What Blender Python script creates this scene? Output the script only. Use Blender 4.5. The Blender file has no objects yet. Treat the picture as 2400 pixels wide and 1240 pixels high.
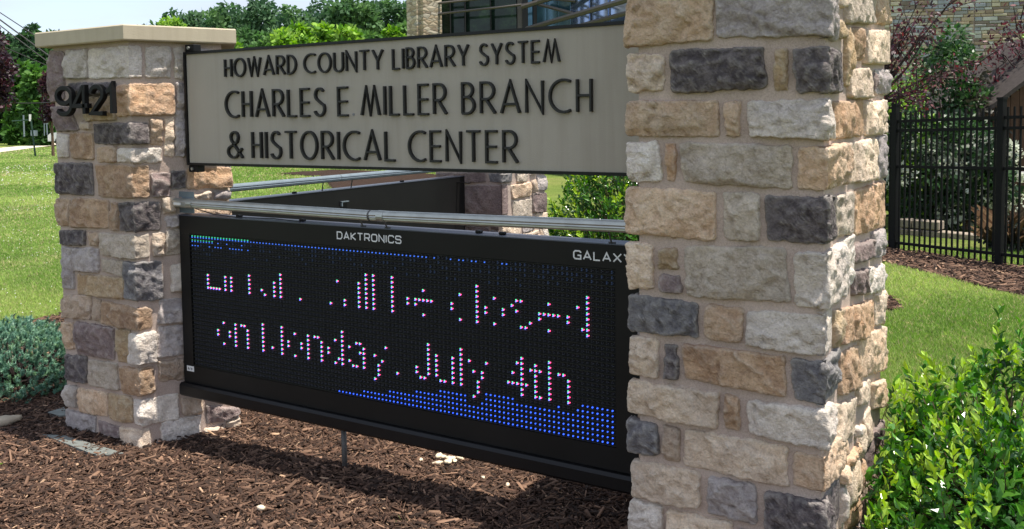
import bpy, math, random
import numpy as np
from mathutils import Vector, Matrix

random.seed(7)
RS = np.random.RandomState(11)
PI = math.pi
scn = bpy.context.scene
COL = scn.collection

# ------------------------------------------------------------------ camera
CF, CYAW, CPITCH, CROLL, CCY = 2118.164, 0.54294, 0.0592193, -0.0117996, 401.836
CAM = np.array([3.740528, -2.718208, 1.574059])
_F = np.array([-math.sin(CYAW)*math.cos(CPITCH), math.cos(CYAW)*math.cos(CPITCH), -math.sin(CPITCH)])
_r = np.array([math.cos(CYAW), math.sin(CYAW), 0.0]); _u = np.cross(_r, _F)
_R = math.cos(CROLL)*_r + math.sin(CROLL)*_u
_U = -math.sin(CROLL)*_r + math.cos(CROLL)*_u
cam_data = bpy.data.cameras.new('camera'); cam = bpy.data.objects.new('camera', cam_data); COL.objects.link(cam)
cam.matrix_world = Matrix(((_R[0], _U[0], -_F[0], CAM[0]), (_R[1], _U[1], -_F[1], CAM[1]), (_R[2], _U[2], -_F[2], CAM[2]), (0, 0, 0, 1)))
cam_data.sensor_width = 36.0; cam_data.lens = CF/2400*36.0
cam_data.shift_y = -(620.0-CCY)/2400.0
cam_data.clip_start = 0.05; cam_data.clip_end = 2000
scn.camera = cam

# ------------------------------------------------------------------ world, sun, exposure
SUN = Vector((0.30, 0.088, 1.0)).normalized()
w = bpy.data.worlds.new('World'); scn.world = w; w.use_nodes = True
nt = w.node_tree; nt.nodes.clear()
wo = nt.nodes.new('ShaderNodeOutputWorld'); wb = nt.nodes.new('ShaderNodeBackground')
sk = nt.nodes.new('ShaderNodeTexSky'); sk.sky_type = 'NISHITA'; sk.sun_disc = False
sk.sun_elevation = math.asin(SUN.z); sk.sun_rotation = math.atan2(SUN.x, SUN.y)
sk.altitude = 200; sk.air_density = .95; sk.dust_density = .25; sk.ozone_density = 1.3
tc = nt.nodes.new('ShaderNodeTexCoord'); mp = nt.nodes.new('ShaderNodeMapping'); mp.inputs['Scale'].default_value = (1.2, 1.2, 5.0)
cn = nt.nodes.new('ShaderNodeTexNoise'); cn.inputs['Scale'].default_value = 2.3; cn.inputs['Detail'].default_value = 7; cn.inputs['Roughness'].default_value = .55
cr = nt.nodes.new('ShaderNodeValToRGB'); cr.color_ramp.elements[0].position = .30; cr.color_ramp.elements[1].position = .62
cr.color_ramp.elements[0].color = (.45, .45, .45, 1); cr.color_ramp.elements[1].color = (.95, .95, .95, 1)
mx = nt.nodes.new('ShaderNodeMix'); mx.data_type = 'RGBA'; mx.inputs['B'].default_value = (3.0, 3.25, 3.75, 1)
nt.links.new(tc.outputs['Generated'], mp.inputs['Vector']); nt.links.new(mp.outputs[0], cn.inputs['Vector'])
nt.links.new(cn.outputs['Fac'], cr.inputs[0]); nt.links.new(cr.outputs[0], mx.inputs['Factor'])
nt.links.new(sk.outputs[0], mx.inputs['A']); nt.links.new(mx.outputs['Result'], wb.inputs['Color'])
wb.inputs['Strength'].default_value = 0.15
nt.links.new(wb.outputs[0], wo.inputs['Surface'])
sl = bpy.data.lights.new('sun', 'SUN'); sl.energy = 4.3; sl.angle = math.radians(.53); sl.color = (1.0, .945, .85)
so = bpy.data.objects.new('sun', sl); COL.objects.link(so)
so.rotation_euler = SUN.to_track_quat('Z', 'Y').to_euler()
scn.view_settings.view_transform = 'Standard'; scn.view_settings.look = 'None'
scn.view_settings.exposure = 0.78; scn.view_settings.gamma = 1.0; scn.view_settings.use_curve_mapping = False

# ------------------------------------------------------------------ helpers: view geometry
def ray(px, py):
    return _F + _R*(px-1200)/CF + _U*(CCY-py)/CF
def at(px, py, depth):
    return CAM + ray(px, py)*depth
def on(px, py, axis, val):
    d = ray(px, py); return CAM + d*((val-CAM[axis])/d[axis])
def on_plane(px, py, o, n):
    d = ray(px, py); o = np.array(o, float); n = np.array(n, float)
    return CAM + d*(((o-CAM)@n)/(d@n))

# ------------------------------------------------------------------ helpers: numpy noise
def _h(ix, iy, s):
    n = (ix.astype(np.int64)*374761393 + iy.astype(np.int64)*668265263 + int(s)*1442695041) & 0x7fffffff
    n = (n ^ (n >> 13))*1274126177 & 0x7fffffff
    n = n ^ (n >> 16)
    return (n & 0xffff)/32767.5 - 1.0
def vn(x, y, s=0):
    x = np.asarray(x, float); y = np.asarray(y, float)
    ix = np.floor(x); iy = np.floor(y); fx = x-ix; fy = y-iy
    fx = fx*fx*(3-2*fx); fy = fy*fy*(3-2*fy)
    a = _h(ix, iy, s); b = _h(ix+1, iy, s); c = _h(ix, iy+1, s); d = _h(ix+1, iy+1, s)
    return (a*(1-fx)+b*fx)*(1-fy) + (c*(1-fx)+d*fx)*fy
def fbm(x, y, s=0, o=4, r=.5):
    t = 0; a = 1; f = 1; k = 0
    for i in range(o):
        t = t + a*vn(np.asarray(x)*f, np.asarray(y)*f, s+i*17); k += a; a *= r; f *= 2.03
    return t/k

# ------------------------------------------------------------------ helpers: materials
def S(r, g, b):
    f = lambda c: (c/255/12.92) if c/255 <= .04045 else ((c/255+.055)/1.055)**2.4
    return (f(r), f(g), f(b), 1)
def newmat(name):
    m = bpy.data.materials.new(name); m.use_nodes = True
    t = m.node_tree; b = t.nodes.get('Principled BSDF'); return m, t, b
def noise(t, scale, detail=4, rough=.55, vec=None, dist=0):
    n = t.nodes.new('ShaderNodeTexNoise'); n.inputs['Scale'].default_value = scale; n.inputs['Detail'].default_value = detail
    n.inputs['Roughness'].default_value = rough; n.inputs['Distortion'].default_value = dist
    if vec is not None: t.links.new(vec, n.inputs['Vector'])
    return n
def ramp(t, fac, stops):
    r = t.nodes.new('ShaderNodeValToRGB'); e = r.color_ramp.elements
    e[0].position, e[0].color = stops[0]; e[1].position, e[1].color = stops[-1]
    for p, c in stops[1:-1]:
        x = e.new(p); x.color = c
    t.links.new(fac, r.inputs[0]); return r
def mixc(t, fac, a, b, mode='MIX'):
    m = t.nodes.new('ShaderNodeMix'); m.data_type = 'RGBA'; m.blend_type = mode
    for k, v in (('Factor', fac), ('A', a), ('B', b)):
        if hasattr(v, 'links') or hasattr(v, 'is_linked'): t.links.new(v, m.inputs[k])
        else: m.inputs[k].default_value = v
    return m.outputs['Result']
def bump(t, b, hts, dist=.01):
    prev = None
    for h, st in hts:
        n = t.nodes.new('ShaderNodeBump'); n.inputs['Strength'].default_value = st; n.inputs['Distance'].default_value = dist
        t.links.new(h, n.inputs['Height'])
        if prev: t.links.new(prev, n.inputs['Normal'])
        prev = n.outputs[0]
    t.links.new(prev, b.inputs['Normal'])
def plain(name, col, rough=.6, metal=0, spec=.5, nscale=None, namt=.2, bscale=None, bst=.2):
    m, t, b = newmat(name)
    b.inputs['Roughness'].default_value = rough; b.inputs['Metallic'].default_value = metal
    b.inputs['Specular IOR Level'].default_value = spec
    co = t.nodes.new('ShaderNodeTexCoord').outputs['Object']
    if nscale:
        n = noise(t, nscale, 5, .6, co)
        lo = tuple(c*(1-namt) for c in col[:3])+(1,); hi = tuple(min(1, c*(1+namt)) for c in col[:3])+(1,)
        r = ramp(t, n.outputs['Fac'], [(.3, lo), (.7, hi)]); t.links.new(r.outputs[0], b.inputs['Base Color'])
    else: b.inputs['Base Color'].default_value = col
    if bscale:
        n2 = noise(t, bscale, 5, .6, co); bump(t, b, [(n2.outputs['Fac'], bst)], .004)
    return m
def stone_mat(name, base, second, dark, amt=.5):
    m, t, b = newmat(name)
    b.inputs['Roughness'].default_value = .88; b.inputs['Specular IOR Level'].default_value = .25
    co = t.nodes.new('ShaderNodeTexCoord').outputs['Object']
    oi = t.nodes.new('ShaderNodeObjectInfo')
    add = t.nodes.new('ShaderNodeVectorMath'); add.operation = 'ADD'
    sc = t.nodes.new('ShaderNodeVectorMath'); sc.operation = 'SCALE'; sc.inputs['Scale'].default_value = 9
    cmb = t.nodes.new('ShaderNodeCombineXYZ')
    for k in range(3): t.links.new(oi.outputs['Random'], cmb.inputs[k])
    t.links.new(cmb.outputs[0], sc.inputs[0]); t.links.new(co, add.inputs[0]); t.links.new(sc.outputs[0], add.inputs[1])
    v = add.outputs[0]
    n1 = noise(t, 7, 5, .6, v, .6); n2 = noise(t, 26, 6, .7, v, .3); n3 = noise(t, 130, 4, .7, v)
    c = ramp(t, n1.outputs['Fac'], [(.34, base), (.66, second)])
    f = ramp(t, n2.outputs['Fac'], [(.42, (0, 0, 0, 1)), (.62, (amt*.85, amt*.85, amt*.85, 1))])
    c2 = mixc(t, f.outputs[0], c.outputs[0], dark)
    g = ramp(t, n3.outputs['Fac'], [(.32, (.82, .82, .82, 1)), (.68, (1.14, 1.14, 1.13, 1))])
    n5 = noise(t, 3.2, 3, .5, v, 1.2); sp = ramp(t, n5.outputs['Fac'], [(.35, (.86, .85, .86, 1)), (.65, (1.12, 1.11, 1.08, 1))])
    c2 = mixc(t, 1.0, c2, sp.outputs[0], 'MULTIPLY')
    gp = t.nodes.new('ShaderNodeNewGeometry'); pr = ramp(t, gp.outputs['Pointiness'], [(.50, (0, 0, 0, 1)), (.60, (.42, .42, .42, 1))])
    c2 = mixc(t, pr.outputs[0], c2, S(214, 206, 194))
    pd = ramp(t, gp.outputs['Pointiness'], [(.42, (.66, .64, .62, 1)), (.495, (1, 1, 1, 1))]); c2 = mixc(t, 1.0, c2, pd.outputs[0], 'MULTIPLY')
    c3 = mixc(t, 1.0, c2, g.outputs[0], 'MULTIPLY')
    hs = t.nodes.new('ShaderNodeHueSaturation')
    mr = t.nodes.new('ShaderNodeMapRange'); mr.inputs['To Min'].default_value = .86; mr.inputs['To Max'].default_value = 1.12
    t.links.new(oi.outputs['Random'], mr.inputs[0]); t.links.new(mr.outputs[0], hs.inputs['Value']); t.links.new(c3, hs.inputs['Color'])
    t.links.new(hs.outputs[0], b.inputs['Base Color'])
    n4 = noise(t, 48, 6, .65, v, .4)
    bump(t, b, [(n4.outputs['Fac'], 1.0), (n3.outputs['Fac'], .45)], .016)
    return m
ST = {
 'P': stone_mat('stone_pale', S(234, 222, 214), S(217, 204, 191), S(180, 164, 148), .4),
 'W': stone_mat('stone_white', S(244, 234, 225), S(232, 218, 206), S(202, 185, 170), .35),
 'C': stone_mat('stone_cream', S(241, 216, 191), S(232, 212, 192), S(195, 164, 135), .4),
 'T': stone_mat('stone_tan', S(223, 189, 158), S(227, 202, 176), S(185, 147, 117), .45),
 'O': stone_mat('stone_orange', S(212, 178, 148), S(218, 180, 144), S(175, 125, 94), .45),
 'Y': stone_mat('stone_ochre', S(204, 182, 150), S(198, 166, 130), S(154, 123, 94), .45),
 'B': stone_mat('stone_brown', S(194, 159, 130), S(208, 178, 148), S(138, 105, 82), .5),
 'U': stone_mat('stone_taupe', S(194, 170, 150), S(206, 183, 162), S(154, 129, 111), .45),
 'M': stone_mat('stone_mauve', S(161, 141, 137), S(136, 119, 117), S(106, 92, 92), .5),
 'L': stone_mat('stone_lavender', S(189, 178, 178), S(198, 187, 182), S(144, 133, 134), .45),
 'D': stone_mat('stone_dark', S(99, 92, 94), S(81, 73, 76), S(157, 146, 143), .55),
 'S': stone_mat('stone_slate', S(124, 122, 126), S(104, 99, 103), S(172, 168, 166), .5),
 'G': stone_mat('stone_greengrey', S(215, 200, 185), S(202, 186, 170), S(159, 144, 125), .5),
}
def mortar_mat(name, a, b_):
    m, t, b = newmat(name); b.inputs['Roughness'].default_value = .95; b.inputs['Specular IOR Level'].default_value = .15
    co = t.nodes.new('ShaderNodeTexCoord').outputs['Object']
    n1 = noise(t, 5, 5, .6, co); n2 = noise(t, 220, 3, .7, co); n3 = noise(t, 40, 4, .6, co)
    c = ramp(t, n1.outputs['Fac'], [(.35, a), (.65, b_)])
    g = ramp(t, n2.outputs['Fac'], [(.3, (.8, .8, .8, 1)), (.7, (1.15, 1.15, 1.15, 1))])
    t.links.new(mixc(t, 1.0, c.outputs[0], g.outputs[0], 'MULTIPLY'), b.inputs['Base Color'])
    bump(t, b, [(n3.outputs['Fac'], .5), (n2.outputs['Fac'], .5)], .006)
    return m
M_MORTAR = mortar_mat('mortar', S(196, 176, 163), S(178, 159, 148))
M_CAP = plain('cast_stone', S(190, 177, 154), .85, 0, .2, 4, .06, 180, .25)
M_BLACK = plain('black_powder_coat', S(20, 19, 19), .5, 0, .25, 3, .25, 300, .05)
M_BLACKG = plain('black_tube_paint', S(15, 15, 17), .42, 0, .3, 6, .3, 60, .05)
M_PANEL = plain('stucco_panel', S(172, 164, 152), .9, 0, .2, 2.5, .045, 260, .35)
def _dirt(m):
    t = m.node_tree; b = t.nodes.get('Principled BSDF'); src = b.inputs['Base Color'].links[0].from_socket
    co = t.nodes.new('ShaderNodeTexCoord').outputs['Object']; mp_ = t.nodes.new('ShaderNodeMapping'); mp_.inputs['Scale'].default_value = (22, 22, 1.1); t.links.new(co, mp_.inputs[0])
    n = noise(t, 1.0, 5, .6, mp_.outputs[0]); r = ramp(t, n.outputs['Fac'], [(.45, (1, 1, 1, 1)), (.85, (.86, .85, .83, 1))]); t.links.new(mixc(t, 1.0, src, r.outputs[0], 'MULTIPLY'), b.inputs['Base Color'])
_dirt(M_PANEL); _dirt(M_CAP)
M_LETTER = plain('bronze_letter_paint', S(34, 33, 32), .5, 0, .4, 20, .2, 200, .1)
M_DIGIT = plain('dark_numeral_metal', S(24, 23, 23), .6, 0, .2, 30, .2, 300, .15)
M_SCREEN = plain('screen_mask', S(17, 17, 19), .6, 0, .25)
M_LOUVER = plain('louver_plastic', S(38, 40, 34), .5, 0, .4)
M_LEDOFF = plain('unlit_diode', S(62, 64, 74), .25, 0, .6)
M_WHITE = plain('white_lettering', S(222, 222, 220), .6)
M_GREYPR = plain('grey_print', S(120, 120, 124), .7)
M_ALU = plain('aluminium_tube', S(176, 178, 172), .42, .75, .5, 18, .12, 90, .06)
M_PLATE = plain('galvanised_plate', S(120, 132, 140), .5, .4, .5, 12, .15)
M_TOPPL = plain('cabinet_top_metal', S(78, 82, 96), .38, .3, .5, 5, .15)
M_STEEL = plain('weathered_steel', S(92, 90, 88), .6, .4, .5, 30, .2)
M_WIRE = plain('black_wire', S(30, 30, 32), .6)
def emat(name, col, st):
    m, t, b = newmat(name); b.inputs['Base Color'].default_value = (0.02, .02, .02, 1)
    b.inputs['Emission Color'].default_value = col; b.inputs['Emission Strength'].default_value = st; return m
M_LR = emat('diode_red', (1, .06, .22, 1), 2.2); M_LG = emat('diode_green', (.12, 1, .45, 1), 1.05); M_LB = emat('diode_blue', (.12, .16, 1, 1), 2.7)
M_LB2 = emat('diode_blue_field', (.03, .11, 1, 1), 1.5); M_LG2 = emat('diode_green_dim', (.06, .8, .35, 1), .55); M_LB3 = emat('diode_blue_dim', (.06, .2, 1, 1), .75)
M_LF = emat('diode_faint', (.1, .2, .5, 1), .07)

def attr_mat(name, rough=.8, spec=.2, trans=0.0, attr='tint', gloss=None):
    m, t, b = newmat(name); b.inputs['Roughness'].default_value = rough; b.inputs['Specular IOR Level'].default_value = spec
    a = t.nodes.new('ShaderNodeAttribute'); a.attribute_name = attr
    t.links.new(a.outputs['Color'], b.inputs['Base Color'])
    if trans:
        tr = t.nodes.new('ShaderNodeBsdfTranslucent'); ms = t.nodes.new('ShaderNodeMixShader'); ms.inputs[0].default_value = trans
        hs = t.nodes.new('ShaderNodeHueSaturation'); hs.inputs['Saturation'].default_value = 1.15; hs.inputs['Value'].default_value = 1.5
        t.links.new(a.outputs['Color'], hs.inputs['Color']); t.links.new(hs.outputs[0], tr.inputs['Color'])
        out = t.nodes.get('Material Output')
        t.links.new(b.outputs[0], ms.inputs[1]); t.links.new(tr.outputs[0], ms.inputs[2]); t.links.new(ms.outputs[0], out.inputs['Surface'])
    return m
M_CHIP = attr_mat('mulch_chip', .8, .25)
M_LEAF = attr_mat('leaf', .45, .4, .25)
M_GLOSS = attr_mat('glossy_leaf', .24, .6, .28)
M_GRASS = attr_mat('grass_blade', .6, .25, .35)
M_FARLEAF = attr_mat('distant_leaf', .7, .2, .3)
M_BARK = plain('bark', S(104, 84, 70), .9, 0, .2, 9, .3, 40, .6)
M_DBARK = plain('dark_bark', S(58, 48, 46), .9, 0, .2, 9, .3, 40, .5)

# ------------------------------------------------------------------ helpers: objects
ORG = {}
def props(o, label=None, cat=None, group=None, kind=None):
    for k, v in (('label', label), ('category', cat), ('group', group), ('kind', kind)):
        if v: o[k] = v
    return o
def thing(name, label, cat, loc=(0, 0, 0), group=None):
    o = bpy.data.objects.new(name, None); COL.objects.link(o); o.location = loc; o.empty_display_size = .1
    ORG[o.name] = np.array(loc, float); return props(o, label, cat, group)
def mesh_obj(name, V, Fc, mats, parent=None, smooth=False, mi=None, org=None):
    V = np.asarray(V, float).reshape(-1, 3)
    off = ORG[parent.name] if parent is not None else (np.array(org, float) if org is not None else np.zeros(3))
    me = bpy.data.meshes.new(name); me.from_pydata((V-off).tolist(), [], [tuple(f) for f in Fc]); me.update()
    for m in (mats if isinstance(mats, (list, tuple)) else [mats]): me.materials.append(m)
    if mi is not None: me.polygons.foreach_set('material_index', np.asarray(mi, np.int32))
    if smooth: me.polygons.foreach_set('use_smooth', np.ones(len(me.polygons), bool))
    o = bpy.data.objects.new(name, me); COL.objects.link(o)
    if parent is not None:
        o.parent = parent; ORG[o.name] = off
    else:
        o.location = off; ORG[o.name] = off
    return o
def poly_soup(name, V, n, mat, parent=None, tint=None, org=None, kind=None, per=1, smooth=False):
    """V: (count*n,3) vertices of separate n-gons; tint: (count,3)"""
    V = np.asarray(V, np.float64).reshape(-1, 3); cnt = len(V)//n
    off = ORG[parent.name] if parent is not None else (np.array(org, float) if org is not None else np.zeros(3))
    me = bpy.data.meshes.new(name)
    me.vertices.add(len(V)); me.vertices.foreach_set('co', (V-off).astype(np.float32).ravel())
    me.loops.add(len(V)); me.loops.foreach_set('vertex_index', np.arange(len(V), dtype=np.int32))
    me.polygons.add(cnt); me.polygons.foreach_set('loop_start', np.arange(0, len(V), n, dtype=np.int32))
    me.polygons.foreach_set('loop_total', np.full(cnt, n, np.int32))
    if smooth: me.polygons.foreach_set('use_smooth', np.ones(cnt, bool))
    me.update(calc_edges=True)
    if tint is not None: set_tint(me, np.repeat(tint, n, axis=0))
    me.materials.append(mat)
    o = bpy.data.objects.new(name, me); COL.objects.link(o)
    if parent is not None: o.parent = parent
    else: o.location = off
    ORG[o.name] = off
    if kind: o['kind'] = kind
    return o
def indexed(name, V, I, n, mat, parent=None, tintv=None, org=None, kind=None, smooth=False):
    V = np.asarray(V, float).reshape(-1, 3); I = np.asarray(I, np.int32).reshape(-1, n)
    off = ORG[parent.name] if parent is not None else (np.array(org, float) if org is not None else np.zeros(3))
    me = bpy.data.meshes.new(name)
    me.vertices.add(len(V)); me.vertices.foreach_set('co', (V-off).astype(np.float32).ravel())
    me.loops.add(I.size); me.loops.foreach_set('vertex_index', I.ravel())
    me.polygons.add(len(I)); me.polygons.foreach_set('loop_start', np.arange(0, I.size, n, dtype=np.int32))
    me.polygons.foreach_set('loop_total', np.full(len(I), n, np.int32))
    if smooth: me.polygons.foreach_set('use_smooth', np.ones(len(I), bool))
    me.update(calc_edges=True)
    if tintv is not None: set_tint(me, tintv)
    me.materials.append(mat)
    o = bpy.data.objects.new(name, me); COL.objects.link(o)
    if parent is not None: o.parent = parent
    else: o.location = off
    ORG[o.name] = off
    if kind: o['kind'] = kind
    return o
def set_tint(me, c):
    a = me.attributes.new('tint', 'FLOAT_COLOR', 'POINT')
    c = np.asarray(c, np.float32); c4 = np.ones((len(c), 4), np.float32); c4[:, :3] = c[:, :3]
    a.data.foreach_set('color', c4.ravel())
class MB:
    def __init__(s): s.v = []; s.f = []
    def add(s, V, Fc):
        b = len(s.v); s.v += [tuple(p) for p in V]; s.f += [tuple(i+b for i in f) for f in Fc]; return s
    def box(s, x0, x1, y0, y1, z0, z1, bev=0):
        if bev:
            return s.bbox(x0, x1, y0, y1, z0, z1, bev)
        return s.add([(x0, y0, z0), (x1, y0, z0), (x1, y1, z0), (x0, y1, z0), (x0, y0, z1), (x1, y0, z1), (x1, y1, z1), (x0, y1, z1)],
              [(0, 3, 2, 1), (4, 5, 6, 7), (0, 1, 5, 4), (1, 2, 6, 5), (2, 3, 7, 6), (3, 0, 4, 7)])
    def bbox(s, x0, x1, y0, y1, z0, z1, b):
        V = []; k = {}
        for i, x in enumerate((x0, x1)):
            for j, y in enumerate((y0, y1)):
                for l, z in enumerate((z0, z1)):
                    sx, sy, sz = (1-2*i)*b, (1-2*j)*b, (1-2*l)*b
                    k[i, j, l] = len(V); V += [(x, y+sy, z+sz), (x+sx, y, z+sz), (x+sx, y+sy, z)]
        Fc = []
        def q(*a): Fc.append(a)
        K = lambda i, j, l, c: k[i, j, l]+c
        q(K(0,0,0,0), K(0,0,1,0), K(0,1,1,0), K(0,1,0,0)); q(K(1,0,0,0), K(1,1,0,0), K(1,1,1,0), K(1,0,1,0))
        q(K(0,0,0,1), K(1,0,0,1), K(1,0,1,1), K(0,0,1,1)); q(K(0,1,0,1), K(0,1,1,1), K(1,1,1,1), K(1,1,0,1))
        q(K(0,0,0,2), K(0,1,0,2), K(1,1,0,2), K(1,0,0,2)); q(K(0,0,1,2), K(1,0,1,2), K(1,1,1,2), K(0,1,1,2))
        for j in (0, 1):
            for l in (0, 1): q(K(0,j,l,1), K(0,j,l,2), K(1,j,l,2), K(1,j,l,1))
        for i in (0, 1):
            for l in (0, 1): q(K(i,0,l,0), K(i,0,l,2), K(i,1,l,2), K(i,1,l,0))
        for i in (0, 1):
            for j in (0, 1): q(K(i,j,0,0), K(i,j,0,1), K(i,j,1,1), K(i,j,1,0))
        for i in (0, 1):
            for j in (0, 1):
                for l in (0, 1): q(K(i,j,l,0), K(i,j,l,1), K(i,j,l,2))
        return s.add(V, Fc)
    def obox(s, c, ax, ay, az, hx, hy, hz):
        c = np.array(c, float); P = []
        for k in (-1, 1):
            for (i, j) in ((-1, -1), (1, -1), (1, 1), (-1, 1)):
                P.append(c + np.array(ax)*hx*i + np.array(ay)*hy*j + np.array(az)*hz*k)
        return s.add(P, [(0, 3, 2, 1), (4, 5, 6, 7), (0, 1, 5, 4), (1, 2, 6, 5), (2, 3, 7, 6), (3, 0, 4, 7)])
    def tube(s, pts, rad, n=8, cap=True):
        pts = [np.array(p, float) for p in pts]; rad = rad if isinstance(rad, (list, tuple, np.ndarray)) else [rad]*len(pts)
        rings = []; b = len(s.v)
        for i, p in enumerate(pts):
            t = (pts[min(i+1, len(pts)-1)]-pts[max(i-1, 0)]); t = t/(np.linalg.norm(t)+1e-12)
            a = np.array([0, 0, 1.]) if abs(t[2]) < .9 else np.array([1., 0, 0])
            u = np.cross(t, a); u /= np.linalg.norm(u); v = np.cross(t, u)
            for k in range(n):
                an = 2*PI*k/n; s.v.append(tuple(p + (u*math.cos(an)+v*math.sin(an))*rad[i]))
        for i in range(len(pts)-1):
            for k in range(n):
                s.f.append((b+i*n+k, b+i*n+(k+1) % n, b+(i+1)*n+(k+1) % n, b+(i+1)*n+k))
        if cap:
            s.f.append(tuple(b+k for k in reversed(range(n)))); e = b+(len(pts)-1)*n; s.f.append(tuple(e+k for k in range(n)))
        return s
    def prism(s, poly, z0, z1):
        n = len(poly); V = [(p[0], p[1], z0) for p in poly]+[(p[0], p[1], z1) for p in poly]
        return s.add(V, [tuple(reversed(range(n))), tuple(range(n, 2*n))]+[(i, (i+1) % n, n+(i+1) % n, n+i) for i in range(n)])
    def build(s, name, mat, parent=None, smooth=False, org=None):
        return mesh_obj(name, s.v, s.f, mat, parent, smooth, None, org)

# ------------------------------------------------------------------ terrain height
def g(x, y):
    x = np.asarray(x, float); y = np.asarray(y, float)
    r = np.hypot(x-1.0, y-1.0)
    b = -.05*np.clip((r-4)/5, 0, 1)
    m = .045*np.exp(-((x-1.35)/1.0)**2-((y-.3)/.45)**2) + .02*np.exp(-((x-2.2)/.6)**2-((y-.3)/.7)**2)
    nn = .014*fbm(x*1.7, y*1.7, 3, 3)*np.clip(1.6-r/8, 0, 1)
    return b+m+nn
def inside(x, y, poly):
    x = np.asarray(x); y = np.asarray(y); c = np.zeros(x.shape, bool); n = len(poly)
    for i in range(n):
        x1, y1 = poly[i]; x2, y2 = poly[(i+1) % n]
        cond = ((y1 > y) != (y2 > y)) & (x < (x2-x1)*(y-y1)/((y2-y1) if y2 != y1 else 1e-9)+x1)
        c ^= cond
    return c
BED = [(-3.1, -4), (-3.15, .6), (-3.3, 1.7), (-2.9, 3.2), (-1.6, 4.6), (0, 5.4), (1.6, 5.6), (2.55, 5.6), (2.72, 5.1), (2.45, 4.5), (2.45, 3.4), (2.65, 2.4), (3.05, 1.7), (3.6, 1.55), (4.8, 1.5), (5.6, 0), (5.6, -4)]
FBED = [(-2.5, 12.2), (.9, 9.0), (2.31, 7.45), (3.52, 6.1), (5, 4.4), (7, 5.2), (7, 6.6), (3.5, 8.0), (2.2, 8.7), (0, 10.3), (-2, 12.8)]
GBED = [(-16.8, 17.2), (-14.5, 16.8), (-11.0, 13.4), (-8.6, 13.2), (-8.0, 14.3), (-9.5, 17.0), (-13, 19.5), (-16.5, 19.5)]

# ground sheets
def soil_mat(name, a, b_, c_, sc=60):
    m, t, b = newmat(name); b.inputs['Roughness'].default_value = .95; b.inputs['Specular IOR Level'].default_value = .15
    co = t.nodes.new('ShaderNodeTexCoord').outputs['Object']
    n1 = noise(t, sc, 6, .75, co, .5); n2 = noise(t, 2.2, 4, .6, co)
    c = ramp(t, n1.outputs['Fac'], [(.3, a), (.52, b_), (.75, c_)])
    d = ramp(t, n2.outputs['Fac'], [(.3, (.8, .8, .8, 1)), (.7, (1.15, 1.1, 1.05, 1))])
    t.links.new(mixc(t, 1.0, c.outputs[0], d.outputs[0], 'MULTIPLY'), b.inputs['Base Color'])
    bump(t, b, [(n1.outputs['Fac'], .8)], .03); return m
M_SOIL = soil_mat('mulch_soil', S(32, 24, 20), S(56, 42, 34), S(92, 72, 58))
def lawn_mat():
    m, t, b = newmat('lawn'); b.inputs['Roughness'].default_value = .9; b.inputs['Specular IOR Level'].default_value = .1
    co = t.nodes.new('ShaderNodeTexCoord').outputs['Object']
    n1 = noise(t, .35, 5, .6, co, .4); n2 = noise(t, 3.1, 6, .7, co); n3 = noise(t, 40, 4, .7, co)
    c = ramp(t, n1.outputs['Fac'], [(.32, S(98, 118, 56)), (.5, S(114, 128, 64)), (.68, S(136, 136, 82))])
    d = ramp(t, n2.outputs['Fac'], [(.3, (.72, .74, .7, 1)), (.7, (1.2, 1.2, 1.12, 1))])
    e = ramp(t, n3.outputs['Fac'], [(.3, (.66, .66, .66, 1)), (.7, (1.2, 1.2, 1.2, 1))])
    x = mixc(t, 1.0, c.outputs[0], d.outputs[0], 'MULTIPLY')
    t.links.new(mixc(t, 1.0, x, e.outputs[0], 'MULTIPLY'), b.inputs['Base Color'])
    bump(t, b, [(n3.outputs['Fac'], .8), (n2.outputs['Fac'], .4)], .05); return m
M_LAWN = lawn_mat()
def grid_sheet(name, xs, ys, mat, dz, mask=None, kind='structure'):
    X, Y = np.meshgrid(xs, ys); Z = g(X, Y)+dz
    if mask is None: sel = np.ones((len(ys)-1, len(xs)-1), bool)
    else:
        cx = (xs[:-1]+xs[1:])/2; cy = (ys[:-1]+ys[1:])/2; CX, CY = np.meshgrid(cx, cy)
        sel = mask(CX, CY)
    nx = len(xs); j, i = np.nonzero(sel); I = np.stack([j*nx+i, j*nx+i+1, (j+1)*nx+i+1, (j+1)*nx+i], 1)
    used = np.unique(I); rm = -np.ones(nx*len(ys), int); rm[used] = np.arange(len(used))
    V = np.stack([X.ravel(), Y.ravel(), Z.ravel()], 1)[used]
    return indexed(name, V, rm[I], 4, mat, kind=kind, smooth=True)
xs = np.unique(np.concatenate([-np.geomspace(8, 900, 26), np.arange(-8, 8.01, .2), np.geomspace(8, 900, 26)]))
ys = np.unique(np.concatenate([-np.geomspace(8, 300, 14), np.arange(-8, 14.01, .2), np.geomspace(14, 900, 30)]))
grid_sheet('lawn_ground', xs, ys, M_LAWN, -.02)
gb = np.arange(-4, 7.2, .05)
grid_sheet('mulch_bed', gb, np.arange(-4, 6, .05), M_SOIL, .0, lambda x, y: inside(x+.05*fbm(x*3, y*3, 5), y+.05*fbm(x*3, y*3, 9), BED))
grid_sheet('fence_mulch_bed', np.arange(-3, 8, .1), np.arange(4, 14, .1), M_SOIL, .0, lambda x, y: inside(x+.08*fbm(x*2, y*2, 5), y+.08*fbm(x*2, y*2, 9), FBED))
grid_sheet('far_mulch_bed', np.arange(-18, -7, .25), np.arange(12, 21, .25), M_SOIL, .01, lambda x, y: inside(x, y, GBED))

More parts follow.
